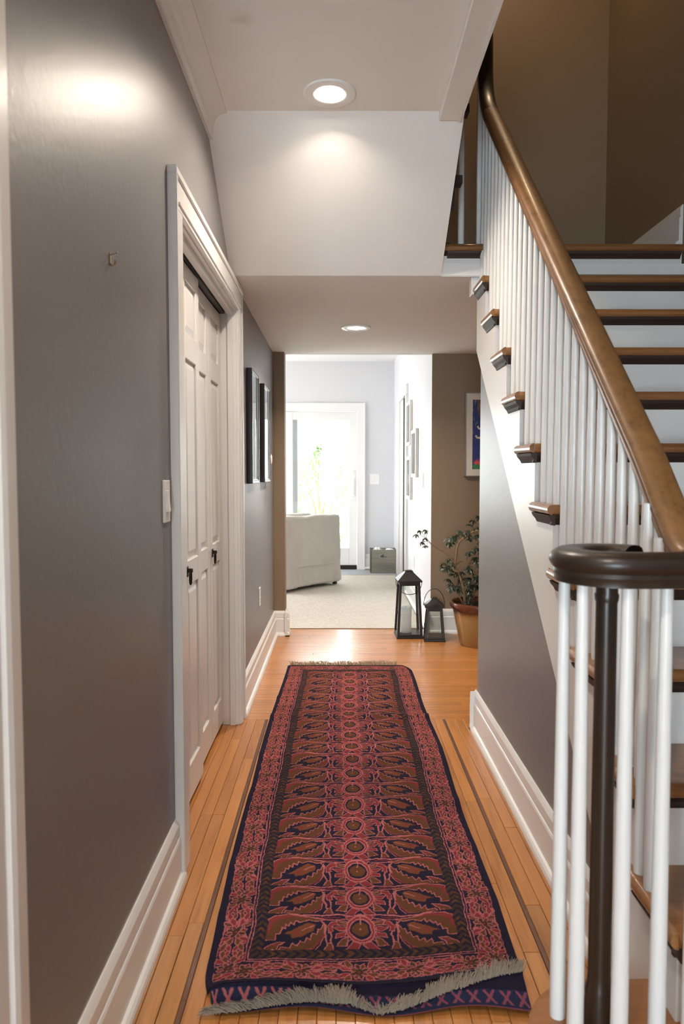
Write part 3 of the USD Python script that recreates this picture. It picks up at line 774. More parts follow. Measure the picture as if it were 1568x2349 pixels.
def border_tile():
    r = random.Random(3); D = []

    def leaf(cx, cy, ang, ln, wd, fill, line=PINK):
        p = Polygon([(0, -ln / 2), (wd / 2, -ln * .1), (wd * .35, ln * .25), (0, ln / 2), (-wd * .35, ln * .25), (-wd / 2, -ln * .1)])
        p = affinity.translate(affinity.rotate(p, ang, origin=(0, 0)), cx, cy)
        D.append((p.buffer(.0028, join_style=2), line)); D.append((p, fill))
    for k in range(34):
        leaf(r.uniform(0, BW), r.uniform(0, BT), r.uniform(0, 360), r.uniform(.013, .024), r.uniform(.006, .010), r.choice([CRIM, BROWN, PINK, NAVY, NAVY, CRIM]), PINK)
    for cy, fl in ((BT * .25, 0), (BT * .75, 1)):
        for sgn in (-1, 1):
            for q, (ox, oy, an, ln, wd) in enumerate(((.016, .044, 28, .046, .017), (.028, .030, 62, .036, .014), (.024, .062, 10, .034, .013), (.010, .066, -12, .026, .010))):
                c1, c2 = (CRIM, BROWN) if (q + fl) % 2 else (BROWN, CRIM)
                leaf(BW / 2 + sgn * ox, cy + oy, -sgn * an, ln, wd, c1)
                leaf(BW / 2 + sgn * ox, cy - oy, sgn * an + 180, ln, wd, c2)
        D.append((affinity.scale(Point(BW / 2, cy).buffer(1, 8), .031, .024), NAVY))
        for q in range(8):
            an = q * 45 + 22
            leaf(BW / 2 + .020 * math.cos(math.radians(an)), cy + .016 * math.sin(math.radians(an)), an - 90, .020, .013, DBRN if q % 2 else BROWN)
        D.append((Point(BW / 2, cy).buffer(.011), DBRN)); D.append((Point(BW / 2, cy).buffer(.004), CRIM))
    for k in range(10):
        a_ = r.uniform(0, 6.28); x, y = r.uniform(0, BW), r.uniform(0, BT)
        D.append((LineString([(x, y), (x + .012 * math.cos(a_), y + .012 * math.sin(a_)), (x + .02 * math.cos(a_ + .9), y + .02 * math.sin(a_ + .9))]).buffer(.0013), r.choice([NAVY, PINK])))
    D.append((LineString([(.003, 0), (.003, BT)]).buffer(.001), PINK))
    return raster(int(round(BT / KN * 2)), int(round(BW / KN * 2)), KN / 2, D)


FT, BTI = field_tile(), border_tile()
RWH, RLEN = .419, 3.062
U_ = np.arange(-RWH, RWH + 1e-9, KN); V_ = np.arange(0, RLEN + 1e-9, KN)
UU, VV = np.meshgrid(U_, V_)
nz = lambda s, seed: meshkit.noise(np.stack([UU * s, VV * s, UU * 0 + seed], -1), seed) - .5
ju, jv = UU + nz(90, 11) * .0030 + nz(42, 1) * .0046 + nz(8, 2) * .006, VV + nz(90, 12) * .0030 + nz(42, 3) * .0046 + nz(7, 4) * .010
au = np.abs(ju)
EDGE, BOR, LIN, GRD = .020, .078, .014, .035
end = np.minimum(jv, RLEN - jv)                 # distance from the ends
side = RWH - au                                  # distance from the sides
dist = np.minimum(end, side)
cidx = np.full(UU.shape, NAVY)
b0, l0, g0_ = EDGE, EDGE + BOR, EDGE + BOR + LIN
f0 = g0_ + GRD
# border: along the sides it runs with v, along the ends with u
inb = (dist >= b0) & (dist < l0)
along = np.where(side <= end, jv, ju + 1.0)
bi = np.clip(((dist - b0) / KN * 2).astype(int), 0, BTI.shape[1] - 1)
bj = (np.mod(along, BT) / KN * 2).astype(int) % BTI.shape[0]
cidx = np.where(inb, BTI[bj, bi], cidx)
q = dist - l0
cidx = np.where((q >= .001) & (q < .0042) | (q >= .0095) & (q < .0125), PINK, cidx)
q = dist - g0_
zig = np.mod(along * 1.0 + np.abs(np.mod(q, GRD / 1.0) - GRD / 2) * 1.1, .026) < .014
cidx = np.where((q >= 0) & (q < GRD), np.where(zig, DBRN, NAVY), cidx)
cidx = np.where((q >= .008) & (q < GRD - .008) & zig, BROWN * (nz(60, 9) > .05) + DBRN * (nz(60, 9) <= .05), cidx)
inf = dist >= f0
fx = np.clip((au / KN * 2).astype(int), 0, FT.shape[1] - 1)
fy = (np.mod(jv - f0, TH) / KN * 2).astype(int) % FT.shape[0]
cidx = np.where(inf, FT[fy, fx], cidx)
col = WOOL[cidx]
abrash = .82 + .36 * meshkit.noise(np.stack([UU * 1.2, VV * 7.0, UU * 0], -1), 5)
abrash *= .90 + .2 * RNG.random(UU.shape)
fade = np.clip((VV - .9) / 2.2, 0, 1)            # pile is rubbed lighter towards the far half
col = col * abrash[..., None]
orange = np.array([1.10, 1.06, .94])
col = col * (1 + fade[..., None] * (orange - 1))


def rug_xyz(u, v):
    """local rug coordinates to the floor: slightly crooked, rippled, its near end lifted over its own folded skirt"""
    t = v / RLEN
    xl = -.365 - .014 * np.sin(np.pi * np.clip((v - .1) / 1.1, 0, 1)) + .012 * np.sin(v * 2.2 + 1.0)
    xr = .478 + .010 * np.sin(np.pi * t) + .006 * np.sin(v * 5)
    x = xl + (u + RWH) / (2 * RWH) * (xr - xl)
    s = (u + RWH) / (2 * RWH)
    y0 = 1.752 + .040 * s ** 1.4 + .006 * np.sin(s * 9)
    y = y0 + t * (4.845 - y0)
    z = .0115 + 0 * u
    for vc, a, w, k, ph in ((.62, .009, .05, 1.5, .3), (1.05, .013, .05, -1.2, .9), (1.55, .009, .045, .8, .2), (2.03, .015, .04, -.3, .8), (2.38, .011, .035, .7, .7), (.32, .007, .05, .7, .5)):
        d = v - vc - .06 * k * (s - .5)
        z = z + a * np.exp(-(d / w) ** 2) * (.35 + .65 * np.sin(np.pi * (s * .8 + ph)) ** 2)
    z = z + .016 * np.exp(-v / .05) + .006 * np.exp(-v / .09) * np.sin(s * 8)
    # far right corner is turned in
    c = np.clip((u - (RWH - .10)) / .10, 0, 1) * np.clip((v - (RLEN - .14)) / .14, 0, 1)
    x = x - .05 * c ** 1.5; y = y - .055 * c ** 1.5; z = z + .014 * c
    # left near corner rounds off
    c = np.clip((-u - (RWH - .06)) / .06, 0, 1) * np.clip((.10 - v) / .10, 0, 1)
    x = x + .022 * c ** 2; z = z - .008 * c
    return np.stack([x, y, z], -1)


def grid_faces(h, w):
    i = np.arange(h * w).reshape(h, w)
    a, b, c, d = i[:-1, :-1].ravel(), i[:-1, 1:].ravel(), i[1:, 1:].ravel(), i[1:, :-1].ravel()
    return np.vstack([np.stack([a, b, c], 1), np.stack([a, c, d], 1)])


def colour_mesh(name, v, f, colours, material, parent, smooth=True, **kw):
    p = obj(name, (v, f), material, parent, smooth, **kw)
    UsdGeom.PrimvarsAPI(p).CreatePrimvar('knots', Sdf.ValueTypeNames.Color3fArray, 'vertex').Set(Vt.Vec3fArray.FromNumpy(np.asarray(colours, np.float32)))
    return p


rug = thing('runner_rug', 'long red and navy patterned woollen runner with pale fringed ends', 'rug')
pos = rug_xyz(UU, VV)
pos[..., 2] += RNG.normal(0, .0003, UU.shape)
colour_mesh('pile', pos.reshape(-1, 3), grid_faces(*UU.shape), col.reshape(-1, 3), 'vertex_wool', rug)
# sides of the pile down to the floor
rim = np.concatenate([rug_xyz(-RWH + 0 * V_, V_), rug_xyz(U_, RLEN + 0 * U_), rug_xyz(RWH + 0 * V_[::-1], V_[::-1])])[::4]
low = rim.copy(); low[:, 2] = .0005
low[:, 0] += np.sign(low[:, 0]) * .002
n = len(rim)
f = np.array([[k, k + n, k + 1] for k in range(n - 1)] + [[k + 1, k + n, k + n + 1] for k in range(n - 1)])
colour_mesh('side_binding', np.vstack([rim, low]), f, np.repeat([WOOL[NAVY] * .9], 2 * n, 0), 'vertex_wool', rug)
# flat woven skirt hanging in front of the near end
sv = np.linspace(0, 1, 36); U2, S2 = np.meshgrid(U_, sv)
p0 = rug_xyz(U2, 0 * U2)
sn = (U2 + RWH) / (2 * RWH)
ln = .068 + .040 * sn ** 1.5 + .006 * np.sin(sn * 14)
lift = .007 + .010 * np.sin(sn * 5.5) ** 2
sk_p = p0.copy()
sk_p[..., 0] += .028 * S2 * (1 - sn) - .004 * S2 * sn
sk_p[..., 1] -= ln * S2 - .010 * np.exp(-((S2 - .15) / .12) ** 2)
sk_p[..., 2] = (p0[..., 2] - .003) * (1 - S2) ** 1.2 + lift * S2 - .012 * np.sin(np.pi * S2) * (1 - .6 * sn)
sk_p[..., 2] = np.maximum(sk_p[..., 2], .003)
mid_ = .34 + .34 * sn
ci = np.where(S2 < mid_ - .24, NAVY, BLUE)
mv = np.mod(U2 + .5, .042) / .042 - .5; mh = (S2 - mid_) / .22
xmo = ((np.abs(np.abs(mv) - np.abs(mh) * .30) < .10) & ((np.abs(mv) < .34) | (np.abs(mh) < .5))) & (np.abs(mh) < 1)
ci = np.where(xmo, np.where(sn < .4, PINK, MAGE), ci)
ci = np.where((S2 > .955), MAGE, ci)
colour_mesh('woven_end', sk_p.reshape(-1, 3), grid_faces(*U2.shape)[:, ::-1], WOOL[ci].reshape(-1, 3) * .9, 'vertex_wool', rug, label='flat woven blue and pink end band of the runner')


def strands(roots, tip_dirs, r, seg=4):
    V, Fc = [], []
    for k, (p, d) in enumerate(zip(roots, tip_dirs)):
        w = RNG.normal(0, .0024, (seg + 1, 3)); w[0] = 0
        s = np.linspace(0, 1, seg + 1)[:, None]
        pts = p + d * s + np.cumsum(w, 0) * .7 + np.array([0, 0, 1.0]) * (s * (1 - s)) * .02
        pts[:, 2] = np.maximum(pts[:, 2], .004)
        m = tube(pts, np.linspace(r, r * .45, seg + 1), 3, cap=False)
        Fc.append(m.faces + sum(len(v) for v in V) if False else m.faces); V.append(m.vertices)
    off = 0; fs = []
    for v, f_ in zip(V, Fc):
        fs.append(f_ + off); off += len(v)
    return np.vstack(V), np.vstack(fs)


NF = 1300
s_ = np.sort(RNG.random(NF))
# the warp ends leave the skirt at its edge on the left and lie folded back on top of it towards the right
back = np.interp(s_, [0, .10, .30, .45, .53, .60, .75, 1.0], [1.0, .96, .72, .62, .98, .80, .42, .06])
ui, vi = s_ * (len(U_) - 1), back * (len(sv) - 1)
roots = sk_p[vi.astype(int), ui.astype(int)] + RNG.normal(0, .0022, (NF, 3)) * [1, 1, .3] + [0, 0, .004]
lean = np.interp(s_, [0, .12, .3, .45, .52, .56, .62, 1], [-.036, -.040, -.020, .004, -.016, .014, .016, .010])
cl = .75 + .5 * meshkit.noise(np.stack([s_ * 46, s_ * 0, s_ * 0], 1), 8)
dirs = np.stack([lean + RNG.normal(0, .006, NF), np.interp(s_, [0, .12, .3, .42, .52, .6, .8, 1], [-.004, .008, .022, .034, .012, .026, .030, .026]) * cl + RNG.normal(0, .003, NF), np.interp(s_, [0, .2, .42, .52, .6, 1], [.000, .005, .016, .004, .013, .014]) * cl + RNG.normal(0, .003, NF)], 1)
obj('fringe', strands(roots, dirs, .0015), 'cream_yarn', rug, kind='stuff', label='pale cream fringe at the near end')
s_ = np.linspace(.02, .90, 420)
p = rug_xyz((s_ * 2 - 1) * RWH, RLEN + 0 * s_)
dirs = np.stack([RNG.normal(0, .012, 420), .022 + .018 * meshkit.noise(np.stack([s_ * 14, s_ * 0, s_ * 0], 1), 3) + RNG.normal(0, .006, 420), .006 + .018 * meshkit.noise(np.stack([s_ * 20, s_ * 0 + 4, s_ * 0], 1), 3)], 1)
obj('fringe', strands(p, dirs, .0022), 'tan_yarn', rug, kind='stuff', label='frayed tan fringe at the far end')

# ------------------------------------------------------------------ things on the hall walls
def plate(name, label, cat, centre, normal, w, h, rockers, outlet=False):
    """wall plate facing +y in its own frame before turning"""
    ang = {'x+': -math.pi / 2, 'x-': math.pi / 2, 'y-': math.pi, 'y+': 0.0}[normal]
    t = thing(name, label, cat, centre, ang)
    obj('cover_plate', bx(-w / 2, w / 2, 0, .006, -h / 2, h / 2, .0025), 'plastic_white', t)
    for k in range(rockers):
        x = (k - (rockers - 1) / 2) * .046
        if outlet:
            for z in (-.02, .02):
                obj('socket', cat_(bx(x - .016, x + .016, .005, .0085, z - .014, z + .014, .003)), 'plastic_white', t)
        else:
            r = rot(bx(x - .0165, x + .0165, .002, .011, -.033, .033, .0015), [1, 0, 0], 5, (x, .006, 0))
            obj('rocker', r, 'plastic_white', t)
    return t


plate('light_switch', 'white rocker light switch on the near left wall beside the closet casing', 'light switch', (XL, 2.20, 1.243), 'x+', .078, .130, 1)
plate('wall_outlet', 'white outlet plate low on the left wall below the black frames', 'outlet', (XL, 4.74, .505), 'x+', .075, .125, 1, True)
plate('light_switch', 'white double rocker switch on the far wall beside the glass door', 'light switch', (.487, 9.9, 1.245), 'y-', .130, .145, 2)
plate('light_switch', 'small switch plate on the white living room wall by the brown corner', 'light switch', (.757, 6.48, 1.265), 'x-', .075, .13, 1)
plate('wall_outlet', 'white outlet plate low on the white living room wall behind the tall lantern', 'outlet', (.757, 7.2, .425), 'x-', .075, .125, 1, True)

hook = thing('wall_hook', 'tiny brass picture hook with a nail on the bare left wall', 'hook', (XL, 1.700, 1.829))
obj('hook_strip', cat_(bx(0, .002, -.006, .006, -.012, .014, .0008), tube([(.001, 0, -.011), (.007, 0, -.016), (.012, 0, -.012), (.013, 0, -.004)], .0026, 6)), 'brass', hook, smooth=40)
obj('nail', rot(tube([(-.008, 0, .006), (.020, 0, .014)], [.0022, .0022], 6), [1, 0, 0], 20), 'steel', hook)


def wall_frame(name, label, mats, y0, y1, z0, z1, x_wall, sign, depth, fw_, matw, art, group=None, glass=True):
    """framed picture hanging on a wall of constant x; sign = way it faces"""
    t = thing(name, label, 'picture frame', (x_wall, (y0 + y1) / 2, (z0 + z1) / 2), 0, group)
    a, b, h = 0, (y1 - y0) / 2, (z1 - z0) / 2
    X = lambda p, q: (min(sign * p, sign * q), max(sign * p, sign * q))
    r0, r1 = X(.001, depth)
    obj('frame', cat_(bx(r0, r1, -b, -b + fw_, -h, h, .002), bx(r0, r1, b - fw_, b, -h, h, .002), bx(r0, r1, -b + fw_ - .002, b - fw_ + .002, -h, -h + fw_, .002), bx(r0, r1, -b + fw_ - .002, b - fw_ + .002, h - fw_, h, .002)), mats[0], t)
    if mats[1]:
        i0, i1 = X(depth - .012, depth - .004)
        g = fw_ + .006
        obj('inner_lip', cat_(bx(i0, i1, -b + fw_, -b + g, -h + fw_, h - fw_), bx(i0, i1, b - g, b - fw_, -h + fw_, h - fw_), bx(i0, i1, -b + g, b - g, -h + fw_, -h + g), bx(i0, i1, -b + g, b - g, h - g, h - fw_)), mats[1], t)
    m0, m1 = X(.004, depth - .016)
    obj('mat_board', bx(m0, m1, -b + fw_, b - fw_, -h + fw_, h - fw_), mats[2], t)
    k0, k1 = X(depth - .016, depth - .0152)
    obj('print', bx(k0, k1, -b + fw_ + matw, b - fw_ - matw, -h + fw_ + matw, h - fw_ - matw), art, t)
    if glass:
        g0, g1 = X(depth - .011, depth - .009)
        obj('glass', bx(g0, g1, -b + fw_, b - fw_, -h + fw_, h - fw_), 'pane', t)
    return t


mat('art_brown', {'g': ('geometry', {}), 'n': ('noise_texture', {'scale': 6.0, 'detail': 4.0}), 'r': ('rgb_ramp', {'ramp': [(.35, (.10, .06, .035)), (.5, (.30, .17, .09)), (.65, (.45, .33, .22))]}), 'p': ('principled_bsdf', {'roughness': .6})},
    [('g.position', 'n.vector'), ('n.fac', 'r.fac'), ('r.color', 'p.base_color')])
wall_frame('picture_frame', 'nearer of the two black frames on the left wall, next to the closet casing', ('frame_black', 'frame_silver', 'mat_white'), 4.14, 4.50, 1.268, 1.934, XL, 1, .034, .018, .05, 'paper_grey')
wall_frame('picture_frame', 'farther black frame on the left wall, with a brown print, by the thermostat', ('frame_black', 'frame_silver', 'mat_white'), 4.83, 5.21, 1.268, 1.930, XL, 1, .034, .014, .06, 'art_brown')
th = thing('thermostat', 'round brushed steel thermostat on the left wall by the far corner', 'thermostat', (XL, 5.36, 1.433))
obj('body', rot(lathe([(0, 0), (.036, 0), (.041, .003), (.041, .024), (.039, .027), (0, .027)], n=36), [0, 1, 0], 90), 'steel', th, smooth=40)
obj('glass_face', rot(lathe([(0, .026), (.038, .026), (.034, .030), (.02, .032), (0, .0325)], n=36), [0, 1, 0], 90), 'plastic_white', th, smooth=40)

# framed pond print in the nook
pic = thing('framed_print', 'framed blue pond print with white birds and a pink lily beside the stairs', 'picture', (1.28, 5.88, 1.643))
w2, h2 = .258, .345
obj('frame', cat_(bx(-w2, -w2 + .011, -.036, -.001, -h2, h2, .003), bx(w2 - .011, w2, -.036, -.001, -h2, h2, .003), bx(-w2, w2, -.036, -.001, -h2, -h2 + .011, .003), bx(-w2, w2, -.036, -.001, h2 - .011, h2, .003)), 'frame_silver', pic)
obj('mat_board', bx(-w2 + .009, w2 - .009, -.026, -.006, -h2 + .009, h2 - .009), 'mat_board', pic)
aw, ah = w2 - .063, h2 - .063
xs, zs = np.linspace(-aw, aw, 150), np.linspace(-ah, ah, 210)
AX, AZ = np.meshgrid(xs, zs)
ac = np.empty(AX.shape + (3,)); ac[:] = (.028, .040, .20)
ac *= (.75 + .5 * meshkit.noise(np.stack([AX * 60, AZ * 160, AX * 0], -1), 2))[..., None]


def paint(poly, c):
    ac[shapely.contains_xy(poly, AX, AZ)] = c


rr = random.Random(5)
paint(Polygon([(-.16, ah), (-.145, .16), (-.115, .10), (-.08, .13), (-.05, ah)]), (.16, .07, .055))
for k in range(60):
    x, z, a = rr.uniform(-aw, aw), rr.uniform(.0, ah), rr.uniform(-.5, .1)
    paint(affinity.rotate(sbox(x - .0022, z - .013, x + .0022, z + .013), math.degrees(a)), (.20, .27, .10))
for k in range(22):
    z, x = rr.uniform(-ah, .05), rr.uniform(-aw, aw)
    paint(sbox(x, z, x + rr.uniform(.02, .06), z + .0017), (.12, .16, .34))
for bx_, bz_ in ((-.165 + .014, .055), (-.165 + .0, -.020), (-.145 + .024, -.11), (.06, .02), (.10, -.09)):
    paint(affinity.scale(Point(bx_ + .022, bz_ - .006).buffer(1), .022, .0085), (.78, .70, .58)); paint(Point(bx_, bz_ + .008).buffer(.0075), (.78, .70, .58))
    paint(Polygon([(bx_ - .004, bz_ + .006), (bx_ + .006, bz_ + .006), (bx_ + .012, bz_ - .006), (bx_, bz_ - .008)]), (.78, .70, .58)); paint(sbox(bx_ - .012, bz_ + .004, bx_ - .006, bz_ + .008), (.5, .25, .05))
for lx, lz in ((-.172, -.225), (.08, -.2)):
    paint(affinity.scale(Point(lx + .02, lz - .035).buffer(1), .042, .028), (.05, .20, .09))
    for a in (-70, -45, -20, 0, 20, 45, 70):
        paint(affinity.rotate(Polygon([(lx + .02 - .008, lz - .012), (lx + .02, lz + .034), (lx + .02 + .008, lz - .012)]), a, origin=(lx + .02, lz - .016)), (.72, .085, .075))
av = np.stack([AX, AX * 0 - .0275, AZ], -1).reshape(-1, 3)
colour_mesh('print', av, grid_faces(*AX.shape), ac.reshape(-1, 3), 'vertex_print', pic, smooth=False)
obj('bevel', cat_(bx(-aw - .003, -aw, -.0285, -.026, -ah - .003, ah + .003), bx(aw, aw + .003, -.0285, -.026, -ah - .003, ah + .003), bx(-aw, aw, -.0285, -.026, -ah - .003, -ah), bx(-aw, aw, -.0285, -.026, ah, ah + .003)), 'mat_board', pic)

# ------------------------------------------------------------------ lanterns
def lantern(label, x, y, w, h_body, w_top, h_roof, rz, bail_up):
    t = thing('lantern', label, 'lantern', (x, y, 0), rz)
    a, b, p = w / 2, w_top / 2, w * .095
    obj('base', cat_(bx(-a - .004, a + .004, -a - .004, a + .004, 0, .016, .002), bx(-a, a, -a, a, .016, .034, .002)), 'black_metal', t)
    z0, z1 = .03, h_body
    for sx in (-1, 1):
        for sy in (-1, 1):
            q = []
            for z, r in ((z0, a), (z1, b)):
                q += [(sx * r, sy * r, z), (sx * (r - p), sy * r, z), (sx * r, sy * (r - p), z), (sx * (r - p), sy * (r - p), z)]
            obj('corner_post', trimesh.convex.convex_hull(np.array(q)), 'black_metal', t)
    for ang in (0, 90, 180, 270):
        d = b - .001
        top = bx(-b + .001, b - .001, -b, -b + p * .6, z1 - .030, z1, .001)
        obj('top_rail', rot(top, [0, 0, 1], ang), 'black_metal', t)
        q = [(-a + p * .8, -a + .008, z0), (a - p * .8, -a + .008, z0), (b - p * .8, -b + .008, z1 - .02), (-b + p * .8, -b + .008, z1 - .02)]
        g = trimesh.convex.convex_hull(np.array(q + [(x_, y_ + .002, z_) for x_, y_, z_ in q]))
        obj('glass_pane', rot(g, [0, 0, 1], ang), 'pane', t)
    obj('hinge', cat_(bx(-a - .004, -a + .006, -a * .9, -a * .9 + .012, h_body * .45, h_body * .45 + .03, .001)), 'black_metal', t)
    r, rt_ = b + .016, b * .36
    roof = trimesh.convex.convex_hull(np.array([(sx * r, sy * r, z1 + .012) for sx in (-1, 1) for sy in (-1, 1)] + [(sx * r, sy * r, z1) for sx in (-1, 1) for sy in (-1, 1)] + [(sx * rt_, sy * rt_, z1 + h_roof) for sx in (-1, 1) for sy in (-1, 1)]))
    obj('roof', roof, 'black_metal', t)
    obj('vent_cap', cat_(bx(-rt_ - .003, rt_ + .003, -rt_ - .003, rt_ + .003, z1 + h_roof - .002, z1 + h_roof + .004), bx(-rt_ * .8, rt_ * .8, -rt_ * .8, rt_ * .8, z1 + h_roof, z1 + h_roof + .010)), 'black_metal', t)
    R = r + .004
    pts = []
    for s in np.linspace(0, math.pi, 25):
        if bail_up:
            pts.append((R * math.cos(s) * 1.03, .01, z1 + .006 + (h_roof + .072) * math.sin(s)))
        else:
            pts.append((R * math.cos(s) * (1.0 + .10 * math.sin(s) ** .5), -r * .75 * math.sin(s) - .004, z1 + .006 - (z1 * .235) * math.sin(s)))
    obj('bail_handle', tube(pts, .0026, 6), 'black_metal', t, smooth=40)
    return t


lantern('tall dark metal lantern with a thick white candle inside, before the white wall', .562, 5.775, .205, .455, .165, .078, .04, False)
lantern('short dark metal lantern without a candle, between the tall lantern and the plant pot', .756, 5.650, .160, .268, .122, .062, -.06, True)
cd = thing('pillar_candle', 'thick white pillar candle standing inside the tall lantern', 'candle', (.540, 5.775, .034))
obj('wax', lathe([(0, 0), (.046, 0), (.047, .004), (.047, .203), (.044, .210), (.036, .208), (.02, .202), (0, .201)], n=36), 'candle_wax', cd, smooth=40)
obj('wick', tube([(0, 0, .20), (.001, 0, .212)], .0012, 5), 'dark_gap', cd)

# ------------------------------------------------------------------ potted plant
PX, PY = 1.092, 5.50
pl = thing('potted_plant', 'umbrella plant with twisting stems in a glazed terracotta pot half hidden by the stairs', 'plant', (PX, PY, 0))
obj('pot', lathe([(0, .0), (.150, 0), (.156, .006), (.166, .06), (.196, .20), (.207, .262), (.208, .272), (.220, .282), (.232, .300), (.236, .318), (.231, .332), (.219, .337), (.208, .330), (.200, .310), (.196, .28), (0, .28)], n=56), 'terracotta', pl, smooth=40)
obj('soil', lathe([(0, .300), (.10, .302), (.199, .298), (.199, .285), (0, .285)], n=32), 'soil', pl, smooth=40)
STEMS = [([(0.976, 0.290), (0.972, 0.343), (0.96, 0.442), (0.945, 0.501), (0.93, 0.55), (0.893, 0.575), (0.884, 0.59), (0.895, 0.619), (0.904, 0.688), (0.916, 0.781), (0.952, 0.825), (1.02, 0.874), (1.10, 0.897), (1.17, .96)], .0125, .0045, 0.0),
         ([(0.890, 0.625), (0.826, 0.71), (0.762, 0.747), (0.698, 0.791), (0.659, 0.835)], .0045, .0025, -.10),
         ([(0.892, 0.605), (0.939, 0.641), (0.983, 0.641), (1.022, 0.624)], .0065, .004, .05),
         ([(0.966, 0.30), (0.911, 0.412), (0.889, 0.452), (.865, .50)], .006, .0035, -.05),
         ([(0.981, 0.30), (1.044, 0.383), (1.073, 0.412), (1.15, .47)], .005, .003, .04),
         ([(1.02, .29), (1.06, .45), (1.12, .60), (1.16, .75), (1.24, .88)], .009, .004, .06)]


def smooth_path(p, n=28):
    p = np.array(p, float); s = np.linspace(0, len(p) - 1, n); i = np.minimum(s.astype(int), len(p) - 2); f_ = (s - i)[:, None]
    a, b, c, d = p[np.maximum(i - 1, 0)], p[i], p[i + 1], p[np.minimum(i + 2, len(p) - 1)]
    return .5 * (2 * b + (c - a) * f_ + (2 * a - 5 * b + 4 * c - d) * f_ ** 2 + (3 * b - a - 3 * c + d) * f_ ** 3)


stem_pts = []
for pts, r0, r1, dy in STEMS:
    q = smooth_path(pts)
    k = np.linspace(0, 1, len(q))
    P3 = np.stack([q[:, 0] - PX, dy * k + .015 * np.sin(k * 5), q[:, 1]], 1)
    if dy == -.10: P3[:, 1] += 0.0
    stem_pts.append(P3)
    obj('stem', tube(P3, r0 + (r1 - r0) * k, 8), 'bark', pl, smooth=40)
ALLST = np.vstack(stem_pts)
LEAVES = [(0.576, 0.864), (0.61, 0.888), (0.654, 0.893), (0.644, 0.844), (0.62, 0.81), (0.655, 0.776), (0.849, 0.835), (0.888, 0.859), (0.937, 0.864), (0.835, 0.805), (0.995, 0.864), (1.015, 0.825), (1.059, 0.849), (1.043, 0.966), (1.019, 0.932), (1.077, 0.981), (1.011, 0.732), (1.065, 0.737), (1.046, 0.678), (1.08, 0.639), (0.817, 0.629), (0.851, 0.648), (0.841, 0.59), (0.876, 0.609), (0.852, 0.501), (0.891, 0.54), (0.949, 0.565), (0.974, 0.516), (1.023, 0.516), (0.999, 0.466), (1.062, 0.53), (1.048, 0.466), (0.95, 0.481), (0.852, 0.467), (1.071, 0.589), (0.998, 0.599),
          (1.12, .95), (1.17, 1.0), (1.22, .92), (1.13, .80), (1.2, .83), (1.27, .90), (1.12, .70), (1.2, .68), (1.15, .58), (1.2, .52), (1.12, .49), (1.24, .6), (1.0, .42), (1.07, .44), (.92, .44)]


def leaflet(ln, wd):
    s = np.linspace(0, 1, 6)
    half = wd * np.sin(np.pi * np.clip(s * .92 + .04, 0, 1)) ** .8 * .5
    droop = -.28 * ln * s ** 2
    V = np.concatenate([np.stack([ln * s, half, droop + np.abs(half) * .25], 1), np.stack([ln * s, 0 * s, droop], 1), np.stack([ln * s, -half, droop + np.abs(half) * .25], 1)])
    f_ = []
    for o in (0, 6):
        for k in range(5):
            f_ += [[o + k, o + 6 + k, o + 6 + k + 1], [o + k, o + 6 + k + 1, o + k + 1]]
    return trimesh.Trimesh(V, np.array(f_), process=False)


lr = np.random.default_rng(11)
for i, (lx, lz) in enumerate(LEAVES):
    for rep in range(3 if i > 23 else 2 if i > 5 else 1):
        c = np.array([lx - PX, 0, lz]) + lr.normal(0, .016, 3) * (rep + .3)
        st = ALLST[np.argmin(np.linalg.norm((ALLST - c)[:, [0, 2]], axis=1))]
        c[1] = st[1] + lr.uniform(-.10, .10) * (1 if i > 5 else .4)
        small = .62 if i < 6 else .82
        k = lr.integers(6, 9)
        parts = []
        for j in range(k):
            az = 360 / k * j + lr.uniform(-12, 12)
            m = leaflet(small * lr.uniform(.045, .064), small * lr.uniform(.016, .023))
            m = rot(m, [0, 1, 0], lr.uniform(5, 35)); m = rot(m, [0, 0, 1], az); parts.append(m)
        m = cat_(*parts)
        m = rot(m, [1, 0, 0], lr.uniform(-35, 35)); m = rot(m, [0, 1, 0], lr.uniform(-30, 30))
        m.apply_translation(c)
        mid = (st + c) / 2 + np.array([0, 0, .006])
        pet = tube([st, mid, c], .0011, 4, cap=False)
        obj('leaf', cat_(m, pet), 'plant_leaf', pl, smooth=60)

# ------------------------------------------------------------------ living room
ar = thing('area_rug', 'large cream woven rug on the living room floor', 'rug', (0, 0, 0))
v = bx(-3.0, .715, 6.045, 9.235, -.0115, .004, .003)
obj('weave', v, 'sisal', ar)
for y in (6.042, 9.236): obj('edge_binding', bx(-3.0, .715, y, y + .010, -.002, .0055, .002), 'tan_yarn', ar, label='brown bound edge of the rug')

# slipcovered armchair seen from behind
AXD = np.array([.618, .68]); AXD = AXD / np.linalg.norm(AXD)
ch = thing('slipcovered_armchair', 'pale linen slipcovered armchair seen from behind, near the glass door', 'armchair', (.022, 8.505, .006), math.atan2(AXD[1], AXD[0]))
# own frame: x runs along the back (0 = right corner, negative to the left), y into the seat


